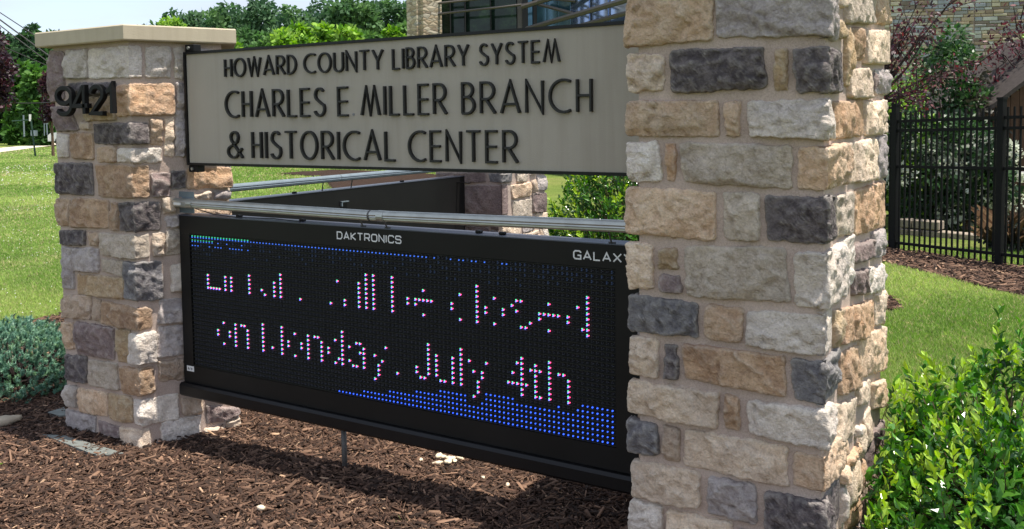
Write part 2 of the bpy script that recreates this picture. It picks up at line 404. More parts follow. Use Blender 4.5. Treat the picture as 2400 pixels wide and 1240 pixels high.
# mulch chips: wedge-like slivers of bark
def chips(name, poly, dens, lr, wr, box, label, seed, lift=.012):
    R = np.random.RandomState(seed)
    n = int(dens*(box[1]-box[0])*(box[3]-box[2]))
    x = R.uniform(box[0], box[1], n); y = R.uniform(box[2], box[3], n)
    k = inside(x+.09*fbm(x*3, y*3, 5), y+.09*fbm(x*3, y*3, 9), poly); x = x[k]; y = y[k]; n = len(x)
    L = R.uniform(lr[0], lr[1], n)*(.5+R.rand(n)**2); Wd = R.uniform(wr[0], wr[1], n); T = Wd*R.uniform(.25, .6, n)
    yaw = R.uniform(0, PI, n); pit = R.normal(0, .22, n); rol = R.normal(0, .5, n)
    ux = np.stack([np.cos(yaw)*np.cos(pit), np.sin(yaw)*np.cos(pit), np.sin(pit)], 1)
    side = np.stack([-np.sin(yaw), np.cos(yaw), np.zeros(n)], 1)
    up = np.cross(ux, side)
    v = side*np.cos(rol)[:, None]+up*np.sin(rol)[:, None]; wv = np.cross(ux, v)
    c = np.stack([x, y, g(x, y)+R.uniform(0.0, lift, n)+.3*np.abs(np.sin(pit))*L], 1)
    a, b, d = ux*L[:, None]/2, v*Wd[:, None]/2, wv*T[:, None]/2
    tp = R.uniform(.35, 1, n)[:, None]; tq = R.uniform(.35, 1, n)[:, None]
    V = np.stack([c-a-b*tp-d, c+a-b*tq-d, c+a+b*tq-d, c-a+b*tp-d, c-a*.9-b*tp*.8+d, c+a*.9-b*tq*.8+d, c+a*.85+b*tq*.8+d, c-a*.85+b*tp*.8+d], 1).reshape(-1, 3)
    base = np.array([(4, 5, 6, 7), (0, 1, 5, 4), (1, 2, 6, 5), (2, 3, 7, 6), (3, 0, 4, 7)])
    I = (base[None]+np.arange(n)[:, None, None]*8).reshape(-1, 4)
    pal = np.array([S(50, 37, 30)[:3], S(76, 57, 46)[:3], S(104, 80, 65)[:3], S(130, 102, 83)[:3], S(63, 45, 36)[:3], S(174, 144, 117)[:3], S(89, 65, 52)[:3]])
    ci = R.choice(7, n, p=[.22, .27, .19, .08, .14, .01, .09]); t = pal[ci]*R.uniform(.75, 1.25, (n, 1))
    o = indexed(name, V, I, 4, M_CHIP, tintv=np.repeat(t, 8, axis=0), kind='stuff')
    return props(o, label, 'mulch')
chips('wood_chips', BED, 7600, (.016, .050), (.0035, .0095), (-1.3, 4.2, -1.9, 1.3), 'loose brown bark mulch chips covering the bed under the sign', 1, .016)
chips('coarse_wood_chips', BED, 1300, (.03, .08), (.007, .018), (-3.4, 4.6, -.6, 5.7), 'brown bark mulch further back around the juniper and rear pillar', 2, .016)
chips('fence_wood_chips', FBED, 900, (.04, .1), (.01, .025), (-1, 6.5, 4.5, 11), 'brown bark mulch strip along the foot of the iron fence', 3, .02)

# grass blades
def blades(name, sectors, n, label, seed, bed=True, hgt=(.025, .06), pal=None):
    R = np.random.RandomState(seed); PX = []; PY = []; RR = []
    for (a0, a1, r0, r1, k) in sectors:
        m = int(n*k); a = R.uniform(a0, a1, m); u = R.rand(m); r = 1/(1/r0+(1/r1-1/r0)*u)
        d = _F[:2][None]+_R[:2][None]*((a-1200)/CF)[:, None]; d = d/np.linalg.norm(d, axis=1)[:, None]
        PX.append(CAM[0]+d[:, 0]*r); PY.append(CAM[1]+d[:, 1]*r); RR.append(r)
    x = np.concatenate(PX); y = np.concatenate(PY); r = np.concatenate(RR)
    k = ~(inside(x, y, BED) | inside(x, y, FBED) | inside(x, y, GBED)); x = x[k]; y = y[k]; r = r[k]; n = len(x)
    h = R.uniform(hgt[0], hgt[1], n)*(1+.35*fbm(x*1.3, y*1.3, 4, 3)); wd = .0035*np.maximum(1, r/6.5)**1.15
    yaw = R.uniform(0, 2*PI, n); ln = R.uniform(.1, .7, n)*h
    c = np.stack([x, y, g(x, y)-.022], 1)
    s = np.stack([np.cos(yaw), np.sin(yaw), np.zeros(n)], 1)*wd[:, None]
    yw2 = R.uniform(0, 2*PI, n); le = np.stack([np.cos(yw2)*ln, np.sin(yw2)*ln, h], 1)
    mid = le*np.array([.35, .35, .6])
    V = np.stack([c-s, c+s, c+s*.7+mid, c+le, c-s*.7+mid], 1)
    t0 = np.array(S(132, 164, 82)[:3]); t1 = np.array(S(182, 200, 118)[:3]); t2 = np.array(S(204, 192, 150)[:3])
    f = np.clip(.5+1.6*fbm(x*.6, y*.6, 8, 4)+R.normal(0, .3, n), 0, 1)[:, None]
    t = t0*(1-f)+t1*f; dry = (R.rand(n) < (.12+.25*np.clip(fbm(x*.3, y*.3, 21, 3)*2, 0, 1)))[:, None]; t = np.where(dry, t2, t)*R.uniform(.7, 1.2, (n, 1))
    o = poly_soup(name, V.reshape(-1, 3), 5, M_GRASS, tint=t, kind='stuff'); return props(o, label, 'grass')
blades('grass', [(-60, 190, 6.0, 70, .46), (2040, 2460, 4.6, 12, .42), (500, 1060, 11, 45, .2), (-700, -60, 6, 50, .16), (1500, 2040, 5.5, 16, .14), (2460, 3600, 3.6, 14, .3)], 420000, 'mown green lawn grass around the mulch bed', 4)
# clover heads
R = np.random.RandomState(5); n = 420
a = R.uniform(-60, 160, n); r = R.uniform(7, 40, n); d = _F[:2][None]+_R[:2][None]*((a-1200)/CF)[:, None]; d /= np.linalg.norm(d, axis=1)[:, None]
x = CAM[0]+d[:, 0]*r; y = CAM[1]+d[:, 1]*r; k = ~inside(x, y, BED) & (fbm(x*.5, y*.5, 31, 3) > -.1); x = x[k]; y = y[k]; n = len(x)
c = np.stack([x, y, g(x, y)+.035], 1); s = .007*np.maximum(1, r[k]/12)[:, None]
o_ = [np.array(v) for v in ((1, 0, 0), (0, 1, 0), (-1, 0, 0), (0, -1, 0), (0, 0, 1), (0, 0, -1))]
V = np.stack([c+s*v for v in o_], 1).reshape(-1, 3); b_ = np.array([(0, 1, 4), (1, 2, 4), (2, 3, 4), (3, 0, 4), (1, 0, 5), (2, 1, 5), (3, 2, 5), (0, 3, 5)])
props(indexed('clover_flowers', V, (b_[None]+np.arange(n)[:, None, None]*6).reshape(-1, 3), 3, plain('clover_white', S(214, 214, 200), .8), kind='stuff'), 'tiny white clover heads scattered over the left lawn', 'flowers')

# ------------------------------------------------------------------ stone facing
class Face:
    """vertical masonry face; O outer corner (xy) at s=0, T along, N outward, S length, nxt = face round the far corner"""
    def __init__(s, O, T, N, L): s.O = np.array(O, float); s.T = np.array(T, float); s.N = np.array(N, float); s.L = L; s.nxt = None; s.rects = []
    def st(s, px, py):
        p = on_plane(px, py, (s.O[0], s.O[1], 0), (s.N[0], s.N[1], 0)); return (float((p[:2]-s.O)@s.T), float(p[2]))
def faces_of(poly):
    n = len(poly); F_ = []
    for i in range(n):
        a = np.array(poly[i]); b = np.array(poly[(i+1) % n]); T = (b-a); L = np.linalg.norm(T); T = T/L
        F_.append(Face(a, T, (T[1], -T[0]), L))
    for i in range(n): F_[i].nxt = F_[(i+1) % n]; F_[(i+1) % n].prv = F_[i]
    return F_
def cluster(L, res, e):
    m = max(2, int(round((L-2*e[-1])/res)))
    inner = np.linspace(e[-1], L-e[-1], m+1)[1:-1] if m > 1 else []
    a = np.concatenate([e, inner, L-np.array(e)[::-1]]); return a
def stone(fc, quad, mat, parent, wrap=0, proud=.024, res=.008, seed=0, rough=1.0, back_wrap=0):
    R = np.random.RandomState(seed+100)
    (s0, z0), (s1, z1), (s2, z2), (s3, z3) = quad     # TL TR BR BL
    gq = .0035; s0 -= gq; s3 -= gq; s1 += gq; s2 += gq; z0 += gq; z1 += gq; z2 -= gq; z3 -= gq
    if wrap: s1 = s2 = fc.L; s1 += wrap; s2 += wrap
    if back_wrap: s0 = s3 = -back_wrap
    w_ = ((s1-s0)+(s2-s3))/2; h_ = ((z0-z3)+(z1-z2))/2
    if w_ < .012 or h_ < .012: return
    e = np.array([0, .002, .005, .010, .016]); e = e*min(1, min(w_, h_)/.05)
    A = cluster(w_, res, e); B = cluster(h_, res, e); a, b = np.meshgrid(A, B)   # metric
    d = np.minimum(np.minimum(a, w_-a), np.minimum(b, h_-b))
    rc = min(min(w_, h_)*.2*R.uniform(.4, 1), .015)
    ca = np.clip(a, rc, w_-rc); cb = np.clip(b, rc, h_-rc); da = a-ca; db = b-cb
    m = (np.abs(da) > 0) & (np.abs(db) > 0); nn_ = np.maximum(np.abs(da), np.abs(db))/(np.hypot(da, db)+1e-9)
    a = np.where(m, ca+da*nn_, a); b = np.where(m, cb+db*nn_, b)
    u = a/w_; v = 1-b/h_
    s = (s0*(1-u)+s1*u)*v+(s3*(1-u)+s2*u)*(1-v); z = (z0*(1-u)+z1*u)*v+(z3*(1-u)+z2*u)*(1-v)
    edge = np.exp(-d/.016)
    s = s+edge*.0085*fbm(z*48, s*26, seed, 4, .65)*rough; z = z+edge*.0092*fbm(s*42, z*26, seed+5, 4, .65)*rough
    prof = np.sqrt(np.clip(1-(1-np.clip(d/(.0062+.0035*fbm(s*20, z*20, seed+9, 2)), 0, 1))**2, 0, 1))
    fac = np.zeros_like(s)
    for k in range(14):
        an = R.uniform(0, 2*PI) if k > 4 else R.uniform(-2.3, -.85); sl_ = R.uniform(.12, 1.1)**1.3; off = R.uniform(.3, .97)
        cx, cy = (a-w_/2), (b-h_/2); pr = cx*math.cos(an)+cy*math.sin(an); ex = abs(math.cos(an))*w_/2+abs(math.sin(an))*h_/2
        fac = np.minimum(fac, -(pr-ex*off+.016*fbm(s*24, z*24, seed+k, 3))*sl_)
    fac = np.maximum(fac, -.013)
    rk = .0085*fbm(s*11, z*11, seed+2, 4, .6)-.006*np.abs(fbm(s*36, z*36, seed+3, 4, .6))+.004*fbm(s*30, z*14, seed+6, 4, .65)
    nc = int(np.clip(w_*h_/.0011, 4, 60)); cxs = R.uniform(0, w_, nc); cys = R.uniform(0, h_, nc); gx_ = R.normal(0, .10, nc); gy_ = R.normal(0, .12, nc); of_ = R.normal(0, .0016, nc)
    aw = a+.010*fbm(s*30, z*30, seed+40, 3); bw = b+.010*fbm(s*30+9, z*30, seed+41, 3)
    ci_ = np.argmin((aw[..., None]-cxs)**2+1.7*(bw[..., None]-cys)**2, axis=-1); cell = np.clip(gx_[ci_]*(a-cxs[ci_])+gy_[ci_]*(b-cys[ci_])+of_[ci_], -.007, .007)
    rk = rk+cell
    tilt = (a-w_/2)*R.normal(0, .035)+(b-h_/2)*R.normal(0, .05)
    h = (proud*R.uniform(.85, 1.2)+(rk+fac)*rough+np.clip(tilt, -.006, .006))*prof
    h = np.where(d <= 1e-9, -.014, np.maximum(h, -.004+.012*prof))
    P = np.empty(s.shape+(3,)); P[..., 2] = z
    inset = .024
    fs = [fc]
    def place(face, sl_, hh):
        return face.O[None, None]+face.T[None, None]*sl_[..., None]+face.N[None, None]*(hh[..., None]-inset)
    xy = place(fc, s, h)
    if wrap:
        f2 = fc.nxt; N2 = f2.N; mit = (fc.N+N2)/(1+fc.N@N2); C_ = f2.O
        t_ = s-fc.L
        blend = .012
        k1 = np.clip(1-np.abs(t_)/blend, 0, 1)[..., None]
        base1 = fc.O+fc.T*s[..., None]; base2 = C_+f2.T*t_[..., None]
        base = np.where((t_ < 0)[..., None], base1, base2); nr = np.where((t_ < 0)[..., None], fc.N, N2)
        dr = nr*(1-k1)+mit*k1; xy = base+dr*(h[..., None]-inset)
    if back_wrap:
        f2 = fc.prv; N2 = f2.N; mit = (fc.N+N2)/(1+fc.N@N2); t_ = s
        k1 = np.clip(1-np.abs(t_)/.012, 0, 1)[..., None]
        base1 = fc.O+fc.T*s[..., None]; base2 = fc.O+f2.T*t_[..., None]
        nr = np.where((t_ >= 0)[..., None], fc.N, N2); base = np.where((t_ >= 0)[..., None], base1, base2)
        dr = nr*(1-k1)+mit*k1; xy = base+dr*(h[..., None]-inset)
    P[..., :2] = xy
    ny, nx = s.shape; I = []; idx = np.arange(nx*ny).reshape(ny, nx)
    I = np.stack([idx[:-1, :-1], idx[1:, :-1], idx[1:, 1:], idx[:-1, 1:]], -1).reshape(-1, 4)[:, ::-1]
    ob = indexed('stone', P.reshape(-1, 3), I[:, ::-1], 4, ST[mat], parent, smooth=False)
    fc.rects.append((min(s0, s3), max(s1, s2), min(z2, z3), max(z0, z1)))
    if wrap: fc.nxt.rects.append((0, wrap, min(z2, z3), max(z0, z1)))
    if back_wrap: fc.prv.rects.append((fc.prv.L-back_wrap, fc.prv.L, min(z2, z3), max(z0, z1)))
    return ob
def fill(fc, z0, z1, parent, res, seed, wr=(.1, .3), hr=(.07, .14), keys='PCTBUMLDSGO', gap=.014, wrapc=False):
    R = random.Random(seed); st = .02; nx = int(fc.L/st); nz = int((z1-z0)/st); occ = np.zeros((nz, nx), bool)
    for (a, b, c, d) in fc.rects:
        occ[max(0, int((c-z0-gap)/st)):max(0, int(math.ceil((d-z0+gap)/st))), max(0, int((a-gap)/st)):max(0, int(math.ceil((b+gap)/st)))] = True
    mg = int(.035/st)+1; occ[:, :mg] |= not wrapc; occ[:, nx-mg:] |= not wrapc
    k = 0
    for j in range(nz):
        i = 0
        while i < nx:
            if occ[j, i]: i += 1; continue
            hw = int(R.uniform(*wr)/st); hh = int(R.uniform(*hr)/st); ii = i
            while ii < nx and ii-i < hw and not occ[j, ii]: ii += 1
            if nx-ii < 4: 
                while ii < nx and not occ[j, ii]: ii += 1
            jj = j+1
            while jj < nz and jj-j < hh and not occ[jj, i:ii].any(): jj += 1
            occ[j:jj, i:ii] = True
            if ii-i >= 2 and jj-j >= 2:
                a = i*st+gap/2; b = min(ii*st, fc.L)-gap/2; c = z0+j*st+gap/2; d = z0+jj*st-gap/2
                e = lambda: R.uniform(-.004, .004)
                rects = list(fc.rects)
                stone(fc, [(a+e(), d+e()), (b+e(), d+e()), (b+e(), c+e()), (a+e(), c+e())], R.choice(keys), parent, res=res, seed=seed*50+k); k += 1
                fc.rects = rects
            i = ii
def core(poly, z0, z1, parent, res=.02, inset=.024, name='mortar_core'):
    V = []; I = []; n = len(poly); fs = faces_of(poly); pts = []
    for i in range(n):
        f, p = fs[i], fs[i-1]; mit = (f.N+p.N)/(1+f.N@p.N); pts.append(np.array(poly[i])-mit*inset)
    b = 0
    for i in range(n):
        A = pts[i]; B = pts[(i+1) % n]; L = np.linalg.norm(B-A); m = max(2, int(L/res)); q = max(2, int((z1-z0)/res))
        s, z = np.meshgrid(np.linspace(0, 1, m+1), np.linspace(z0, z1, q+1))
        dd = .0022*fbm(s*L*25+i*7, z*25, 41+i, 3)*np.clip(np.minimum(s, 1-s)*L/.02, 0, 1)
        xy = A+(B-A)*s[..., None]+fs[i].N*dd[..., None]
        V.append(np.concatenate([xy, z[..., None]], -1).reshape(-1, 3)); idx = b+np.arange((m+1)*(q+1)).reshape(q+1, m+1); b += (m+1)*(q+1)
        I.append(np.stack([idx[:-1, :-1], idx[:-1, 1:], idx[1:, 1:], idx[1:, :-1]], -1).reshape(-1, 4))
    o = indexed(name, np.concatenate(V), np.concatenate(I), 4, M_MORTAR, parent, smooth=True)
    return o

# ---- stone tables: crop-pixel quads (TL TR BR BL), corner flag by 'c'
def decode(fc, table, ox, oy, sc, parent, res, seed0, rough=1.0):
    for k, (m, pts, wrap) in enumerate(table):
        q = [fc.st(ox+x/sc, oy+y/sc) for x, y in pts]
        if wrap > 1: wrap = fc.nxt.st(wrap, oy+sum(p[1] for p in pts)/4/sc)[0]
        stone(fc, q, m, parent, wrap=wrap, res=res, seed=seed0+k*13, rough=rough)
def boxes(fc, table, parent, res, seed0, rough=1.0):
    for k, (m, x0, x1, y0, y1, yr) in enumerate(table):   # yr: lift of the right side in px
        q = [fc.st(x0, y0), fc.st(x1, y0+yr), fc.st(x1, y1+yr), fc.st(x0, y1)]
        stone(fc, q, m, parent, res=res, seed=seed0+k*13, rough=rough)

# ================= RIGHT PILLAR
ZT = 2.031
RP = [(2.588, -.095), (3.200, -.095), (3.200, .972), (2.588, .972)]
rp = thing('stone_pillar', 'large stone pillar at right with rows of cream, grey and dark blocks, nearest the camera', 'pillar', (2.89, .44, 0), 'stone pillars holding the signs')
rf = faces_of(RP)
core(RP, -.1, ZT+.06, rp, .015)
TA = [('T', [(80,-60),(672,-75),(662,268),(58,325)], 0), ('L', [(698,-75),(1560,-60),(1560,262),(695,250)], 1971),
 ('C', [(72,375),(325,372),(330,610),(90,635)], 0), ('D', [(368,350),(1018,318),(1040,612),(383,640)], 0), ('Y', [(1105,345),(1182,338),(1187,625),(1098,622)], 0), ('D', [(1218,335),(1500,325),(1500,632),(1253,636)], 1988),
 ('T', [(66,705),(705,700),(710,945),(72,938)], 0), ('T', [(752,705),(850,705),(852,940),(765,940)], 0), ('P', [(908,705),(1500,690),(1500,970),(920,945)], 1964),
 ('W', [(72,985),(280,985),(320,1255),(90,1255)], 0), ('O', [(343,995),(410,993),(405,1250),(352,1250)], 0), ('G', [(438,990),(1222,1012),(1207,1308),(465,1262)], 0), ('T', [(1262,1022),(1500,1015),(1500,1312),(1262,1308)], 2002)]
TB = [('T', [(66,112),(685,150),(675,488),(62,432)], 0), ('G', [(742,150),(992,165),(987,485),(750,478)], 0), ('D', [(1032,180),(1500,195),(1500,510),(1046,490)], 1967),
 ('C', [(62,510),(245,512),(257,822),(82,822)], 0), ('Y', [(305,562),(405,540),(427,690),(292,683)], 0), ('M', [(305,728),(430,735),(450,845),(310,843)], 0), ('G', [(476,530),(1168,540),(1200,920),(488,868)], 0), ('P', [(1240,568),(1500,562),(1500,955),(1242,945)], 2011),
 ('S', [(82,865),(567,935),(557,1162),(80,1112)], 0), ('T', [(616,935),(878,958),(867,1202),(616,1162)], 0), ('P', [(910,980),(1500,1000),(1500,1288),(906,1218)], 1964)]
TC = [('C', [(95,-85),(282,-60),(292,203),(94,172)], 0), ('D', [(335,-30),(415,-22),(425,208),(333,207)], 0), ('B', [(453,-35),(1168,60),(1177,337),(478,203)], 0), ('S', [(1208,70),(1500,105),(1500,403),(1238,358)], 1978),
 ('C', [(80,215),(708,312),(698,552),(82,438)], 0), ('B', [(752,318),(850,347),(853,567),(748,556)], 0), ('P', [(903,360),(1500,430),(1500,703),(928,592)], 1960),
 ('S', [(80,482),(277,532),(295,743),(77,714)], 0), ('U', [(333,530),(432,557),(432,787),(326,766)], 0), ('C', [(478,564),(1178,682),(1192,962),(468,807)], 0), ('T', [(1235,720),(1500,760),(1500,1010),(1228,952)], 1998),
 ('C', [(102,775),(573,862),(583,1108),(108,1032)], 0), ('L', [(652,895),(957,952),(973,1222),(638,1132)], 0), ('D', [(1028,990),(1500,1085),(1500,1400),(1030,1352)], 1980),
 ('P', [(92,1050),(312,1102),(322,1342),(85,1302)], 0), ('C', [(352,1117),(800,1212),(792,1452),(350,1402)], 0), ('M', [(838,1250),(1000,1292),(1000,1482),(838,1462)], 0)]
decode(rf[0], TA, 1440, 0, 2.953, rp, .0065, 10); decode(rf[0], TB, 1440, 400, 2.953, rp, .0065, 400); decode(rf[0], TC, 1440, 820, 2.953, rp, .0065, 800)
TR_ = [('G',1996,2060,-30,52,3),('T',2066,2093,-30,54,3),('Y',1968,1992,50,89,0),('Y',1996,2007,62,200,0),('B',2010,2035,66,136,3),('C',2037,2097,70,148,2),('C',2003,2053,160,228,2),('L',2063,2089,164,220,0),
 ('O',1968,2036,240,324,-6),('C',2041,2086,240,316,-5),('C',2005,2062,336,430,-12),('L',2066,2088,324,420,-8),('G',1972,2015,462,556,-12),('O',2018,2084,448,552,-22),('M',2014,2053,578,618,-16),('L',2056,2084,548,606,-14),
 ('M',2012,2041,640,694,-8),('W',2043,2085,632,690,-12),('Y',1969,1985,732,816,-6),('O',1989,2060,728,808,-26),('C',2063,2082,688,764,-8),('T',2027,2085,792,890,-26),('B',1982,2023,832,928,-20),('C',1966,2016,958,1045,-26),('C',2021,2052,906,952,-14),('T',2056,2084,900,960,-10)]
boxes(rf[1], TR_, rp, .008, 1500, .85)
fill(rf[0], 0.0, .36, rp, .012, 5, wrapc=True); fill(rf[1], .0, ZT+.04, rp, .012, 6, (.22, .42), (.1, .17), keys='CTPOUML', wrapc=True)
fill(rf[2], 0.0, ZT-.09, rp, .03, 7, (.14, .34), (.1, .17)); fill(rf[3], 0.0, ZT-.09, rp, .022, 8)
def cap_slab(poly, z0, z1, parent, apex=.022):
    n = len(poly); P = [np.array(p) for p in poly]; c = sum(P)/n; m = MB(); V = []; b = .006
    rings = [(0, z0+b, 0), (b, z0, 0), (0, z1-b, 0), (b, z1, 0)]
    def ring(ins, z): return [tuple(p+(c-p)/np.linalg.norm(c-p)*ins)+(z,) for p in P]
    V = ring(b, z0)+ring(0, z0+b)+ring(0, z1-b)+ring(b, z1)+[(c[0], c[1], z1+apex)]
    Fc = [tuple(reversed(range(n)))]
    for r in range(3):
        for i in range(n): Fc.append((r*n+i, r*n+(i+1) % n, (r+1)*n+(i+1) % n, (r+1)*n+i))
    for i in range(n): Fc.append((3*n+i, 3*n+(i+1) % n, 4*n))
    m.add(V, Fc); return m.build('cap', M_CAP, parent)
def grow(poly, d):
    fs = faces_of(poly); n = len(poly); out = []
    for i in range(n):
        f, p = fs[i], fs[i-1]; out.append(tuple(np.array(poly[i])+(f.N+p.N)/(1+f.N@p.N)*d))
    return out
cap_slab(grow(RP, .045), ZT+.055, ZT+.13, rp)

# ================= LEFT PILLAR
e2 = np.array([math.cos(1.15914), math.sin(1.15914)]); Rr = e2*.4705
LP = [(-.6464, .0051), (0, 0), tuple(Rr), (-.07, .63), (-.6464, .63)]
lp = thing('stone_pillar', 'shorter left stone pillar with a flat tan cap and the number 9421 on it', 'pillar', (-.3, .3, 0), 'stone pillars holding the signs')
lf = faces_of(LP)
core(LP, -.1, ZT-.072, lp, .02)
T1 = [('M',[(332,365),(440,375),(440,720),(337,745)],0),('P',[(450,365),(606,357),(610,570),(450,570)],0),('P',[(614,357),(900,335),(900,565),(620,570)],336),
 ('M',[(345,782),(480,775),(550,945),(385,955)],0),('D',[(470,605),(815,600),(815,690),(500,705)],0),('Y',[(565,712),(820,700),(820,868),(600,880)],0),('O',[(828,620),(900,605),(900,838),(830,843)],412),
 ('C',[(565,888),(638,895),(638,942),(570,938)],0),('D',[(655,902),(900,892),(900,1048),(660,1045)],351),('W',[(387,975),(475,980),(475,1145),(390,1145)],0),('B',[(488,965),(645,968),(655,1160),(490,1147)],0),
 ('T',[(680,1067),(818,1067),(820,1180),(680,1180)],0),('W',[(826,1085),(900,1078),(900,1187),(825,1178)],382)]
T2 = [('D',[(385,-55),(640,-52),(655,182),(388,168)],0),('B',[(662,-42),(900,-35),(900,200),(700,187)],353),('T',[(392,205),(482,207),(490,407),(396,402)],0),('B',[(500,200),(765,217),(765,417),(500,410)],0),
 ('B',[(780,235),(832,237),(835,435),(782,430)],0),('D',[(845,235),(900,235),(900,442),(850,440)],380),('D',[(402,435),(595,442),(592,543),(412,540)],0),('T',[(615,452),(690,452),(692,552),(622,545)],0),
 ('G',[(700,452),(900,472),(900,638),(710,612)],354),('L',[(422,560),(505,562),(516,862),(432,862)],0),('L',[(515,562),(690,572),(696,742),(516,730)],0),('G',[(716,645),(870,657),(866,767),(716,732)],0),
 ('Y',[(540,762),(870,782),(880,937),(540,897)],0),('S',[(880,662),(900,668),(900,948),(886,930)],384),('U',[(432,905),(636,912),(640,1087),(436,1072)],0),('U',[(655,935),(706,942),(706,1097),(656,1082)],0),
 ('B',[(715,950),(900,998),(900,1152),(716,1112)],360)]
T3 = [('T',[(345,40),(407,47),(410,202),(356,197)],0),('M',[(424,35),(640,77),(645,262),(430,227)],0),('Y',[(660,80),(737,87),(736,280),(666,272)],0),('W',[(740,105),(795,112),(795,287),(741,282)],371),
 ('D',[(360,232),(485,242),(485,392),(366,377)],0),('G',[(490,257),(662,282),(666,437),(496,412)],0),('B',[(685,297),(795,312),(795,468),(690,452)],365),('P',[(358,407),(432,417),(427,537),(362,522)],0),
 ('T',[(436,427),(606,452),(606,592),(441,562)],0),('Y',[(610,457),(745,482),(750,632),(615,602)],0),('W',[(755,490),(795,492),(795,642),(765,637)],423),('L',[(364,547),(540,592),(532,687),(374,667)],0),
 ('M',[(550,617),(680,652),(682,712),(560,692)],0),('C',[(682,652),(795,667),(795,788),(690,747)],356)]
for tb, oy, sc, sd in ((T1, 0, 3.1, 2000), (T2, 400, 3.1, 2300), (T3, 740, 2.48, 2600)): decode(lf[0], tb, 0, oy, sc, lp, .0095, sd)
F1a = [('P',[(1066,340),(1250,335),(1246,560),(1070,562)],0),('P',[(1270,352),(1340,345),(1340,575),(1275,562)],0),('L',[(1292,600),(1350,610),(1350,785),(1297,785)],0),('T',[(1097,870),(1185,860),(1187,1050),(1100,1052)],0),
 ('C',[(1200,860),(1272,855),(1268,1140),(1205,1132)],0),('L',[(1282,805),(1350,810),(1350,1135),(1282,1137)],0)]
F1b = [('M',[(1105,22),(1242,15),(1245,187),(1110,192)],0),('D',[(1252,10),(1355,-8),(1355,130),(1255,137)],0),('C',[(1188,202),(1275,190),(1277,307),(1190,317)],0),('L',[(1210,342),(1310,327),(1310,407),(1216,412)],0),
 ('G',[(1216,432),(1320,430),(1325,600),(1210,617)],0),('C',[(1112,462),(1205,450),(1198,617),(1118,627)],0),('L',[(1172,945),(1340,930),(1340,1105),(1152,1117)],0)]
F1c = [('L',[(925,72),(1075,60),(1078,225),(922,252)],0),('U',[(927,272),(1075,255),(1078,375),(935,382)],0),('U',[(1060,480),(1183,488),(1183,572),(1064,587)],0),('P',[(940,632),(1175,580),(1172,742),(950,767)],0)]
F1d = [('O',[(1000,85),(1640,75),(1650,372),(1000,392)],0),('C',[(1115,482),(1340,412),(1372,522),(1118,537)],0),('L',[(1392,422),(1622,417),(1640,542),(1402,547)],0),('T',[(1000,670),(1650,690),(1642,790),(1000,790)],0)]
F1e = [('M',[(1272,440),(1772,500),(1762,582),(1302,732)],0),('C',[(1262,802),(1540,742),(1550,892),(1282,922)],0),('C',[(1568,692),(1782,622),(1782,742),(1580,842)],0)]
for tb, ox, oy, sc, sd in ((F1a, 0, 0, 3.1, 3000), (F1b, 0, 400, 3.1, 3100), (F1c, 0, 740, 2.48, 3200), (F1d, 280, 380, 6.2, 3300), (F1e, 280, 880, 6.2, 3400)): decode(lf[1], tb, ox, oy, sc, lp, .0095, sd, 1.2)
fill(lf[1], 0, ZT-.09, lp, .014, 21, (.1, .22), (.07, .15), keys='PLMDTUC'); fill(lf[0], 0, ZT-.09, lp, .014, 22, keys='TUPM', wrapc=True)
for i in (2, 3, 4): fill(lf[i], 0, ZT-.09, lp, .03, 23+i, (.14, .32), (.09, .16))
c0 = on(288, 56, 2, ZT)[:2]; c1 = on(81, 77, 2, ZT)[:2]; c2 = on(553, 68, 2, ZT)[:2]
cap_slab([tuple(c1), tuple(c0), tuple(c2), (-.06, .70), (c1[0], .70)], ZT-.074, ZT, lp)

# ================= REAR PILLAR
y3 = 3.235
xa = on(1012, 412, 1, y3)[0]; xb = on(1178, 450, 1, y3)[0]; yb = on(1286, 450, 0, xb)[1]
P3 = [(xa, y3), (xb, y3), (xb, yb), (xa, yb)]
p3 = thing('stone_pillar', 'distant rear stone pillar seen through the gap between the two signs', 'pillar', ((xa+xb)/2, (y3+yb)/2, 0), 'stone pillars holding the signs')
pf = faces_of(P3); core(P3, -.1, ZT-.05, p3, .03)
T4 = [('M',[(300,120),(1135,100),(1130,270),(300,300)],0),('S',[(1190,130),(1440,130),(1440,285),(1200,270)],.17),('M',[(330,335),(1440,312),(1440,830),(330,800)],.11)]
decode(pf[0], T4, 980, 390, 7.294, p3, .02, 5000)
T5 = [('G',[(1722,140),(1900,140),(1900,245),(1722,270)],0),('L',[(2068,160),(2225,160),(2225,410),(2080,415)],0),('T',[(1622,330),(1960,270),(1955,500),(1640,555)],0),('U',[(1975,240),(2050,220),(2055,435),(1980,435)],0),
 ('G',[(1645,590),(1975,560),(1972,860),(1650,850)],0),('M',[(1990,470),(2230,450),(2228,780),(2000,790)],0),('C',[(2050,810),(2225,790),(2230,1000),(2050,1010)],0),('C',[(1450,1000),(1780,1030),(1780,1180),(1450,1150)],0)]
decode(pf[1], T5, 980, 390, 7.294, p3, .02, 5200)
for i in range(4): fill(pf[i], 0, ZT-.06, p3, .035, 30+i, (.14, .32), (.09, .17), keys='PMLTCUDS', wrapc=i < 2)
cap_slab(grow(P3, .045), ZT-.054, ZT+.02, p3)

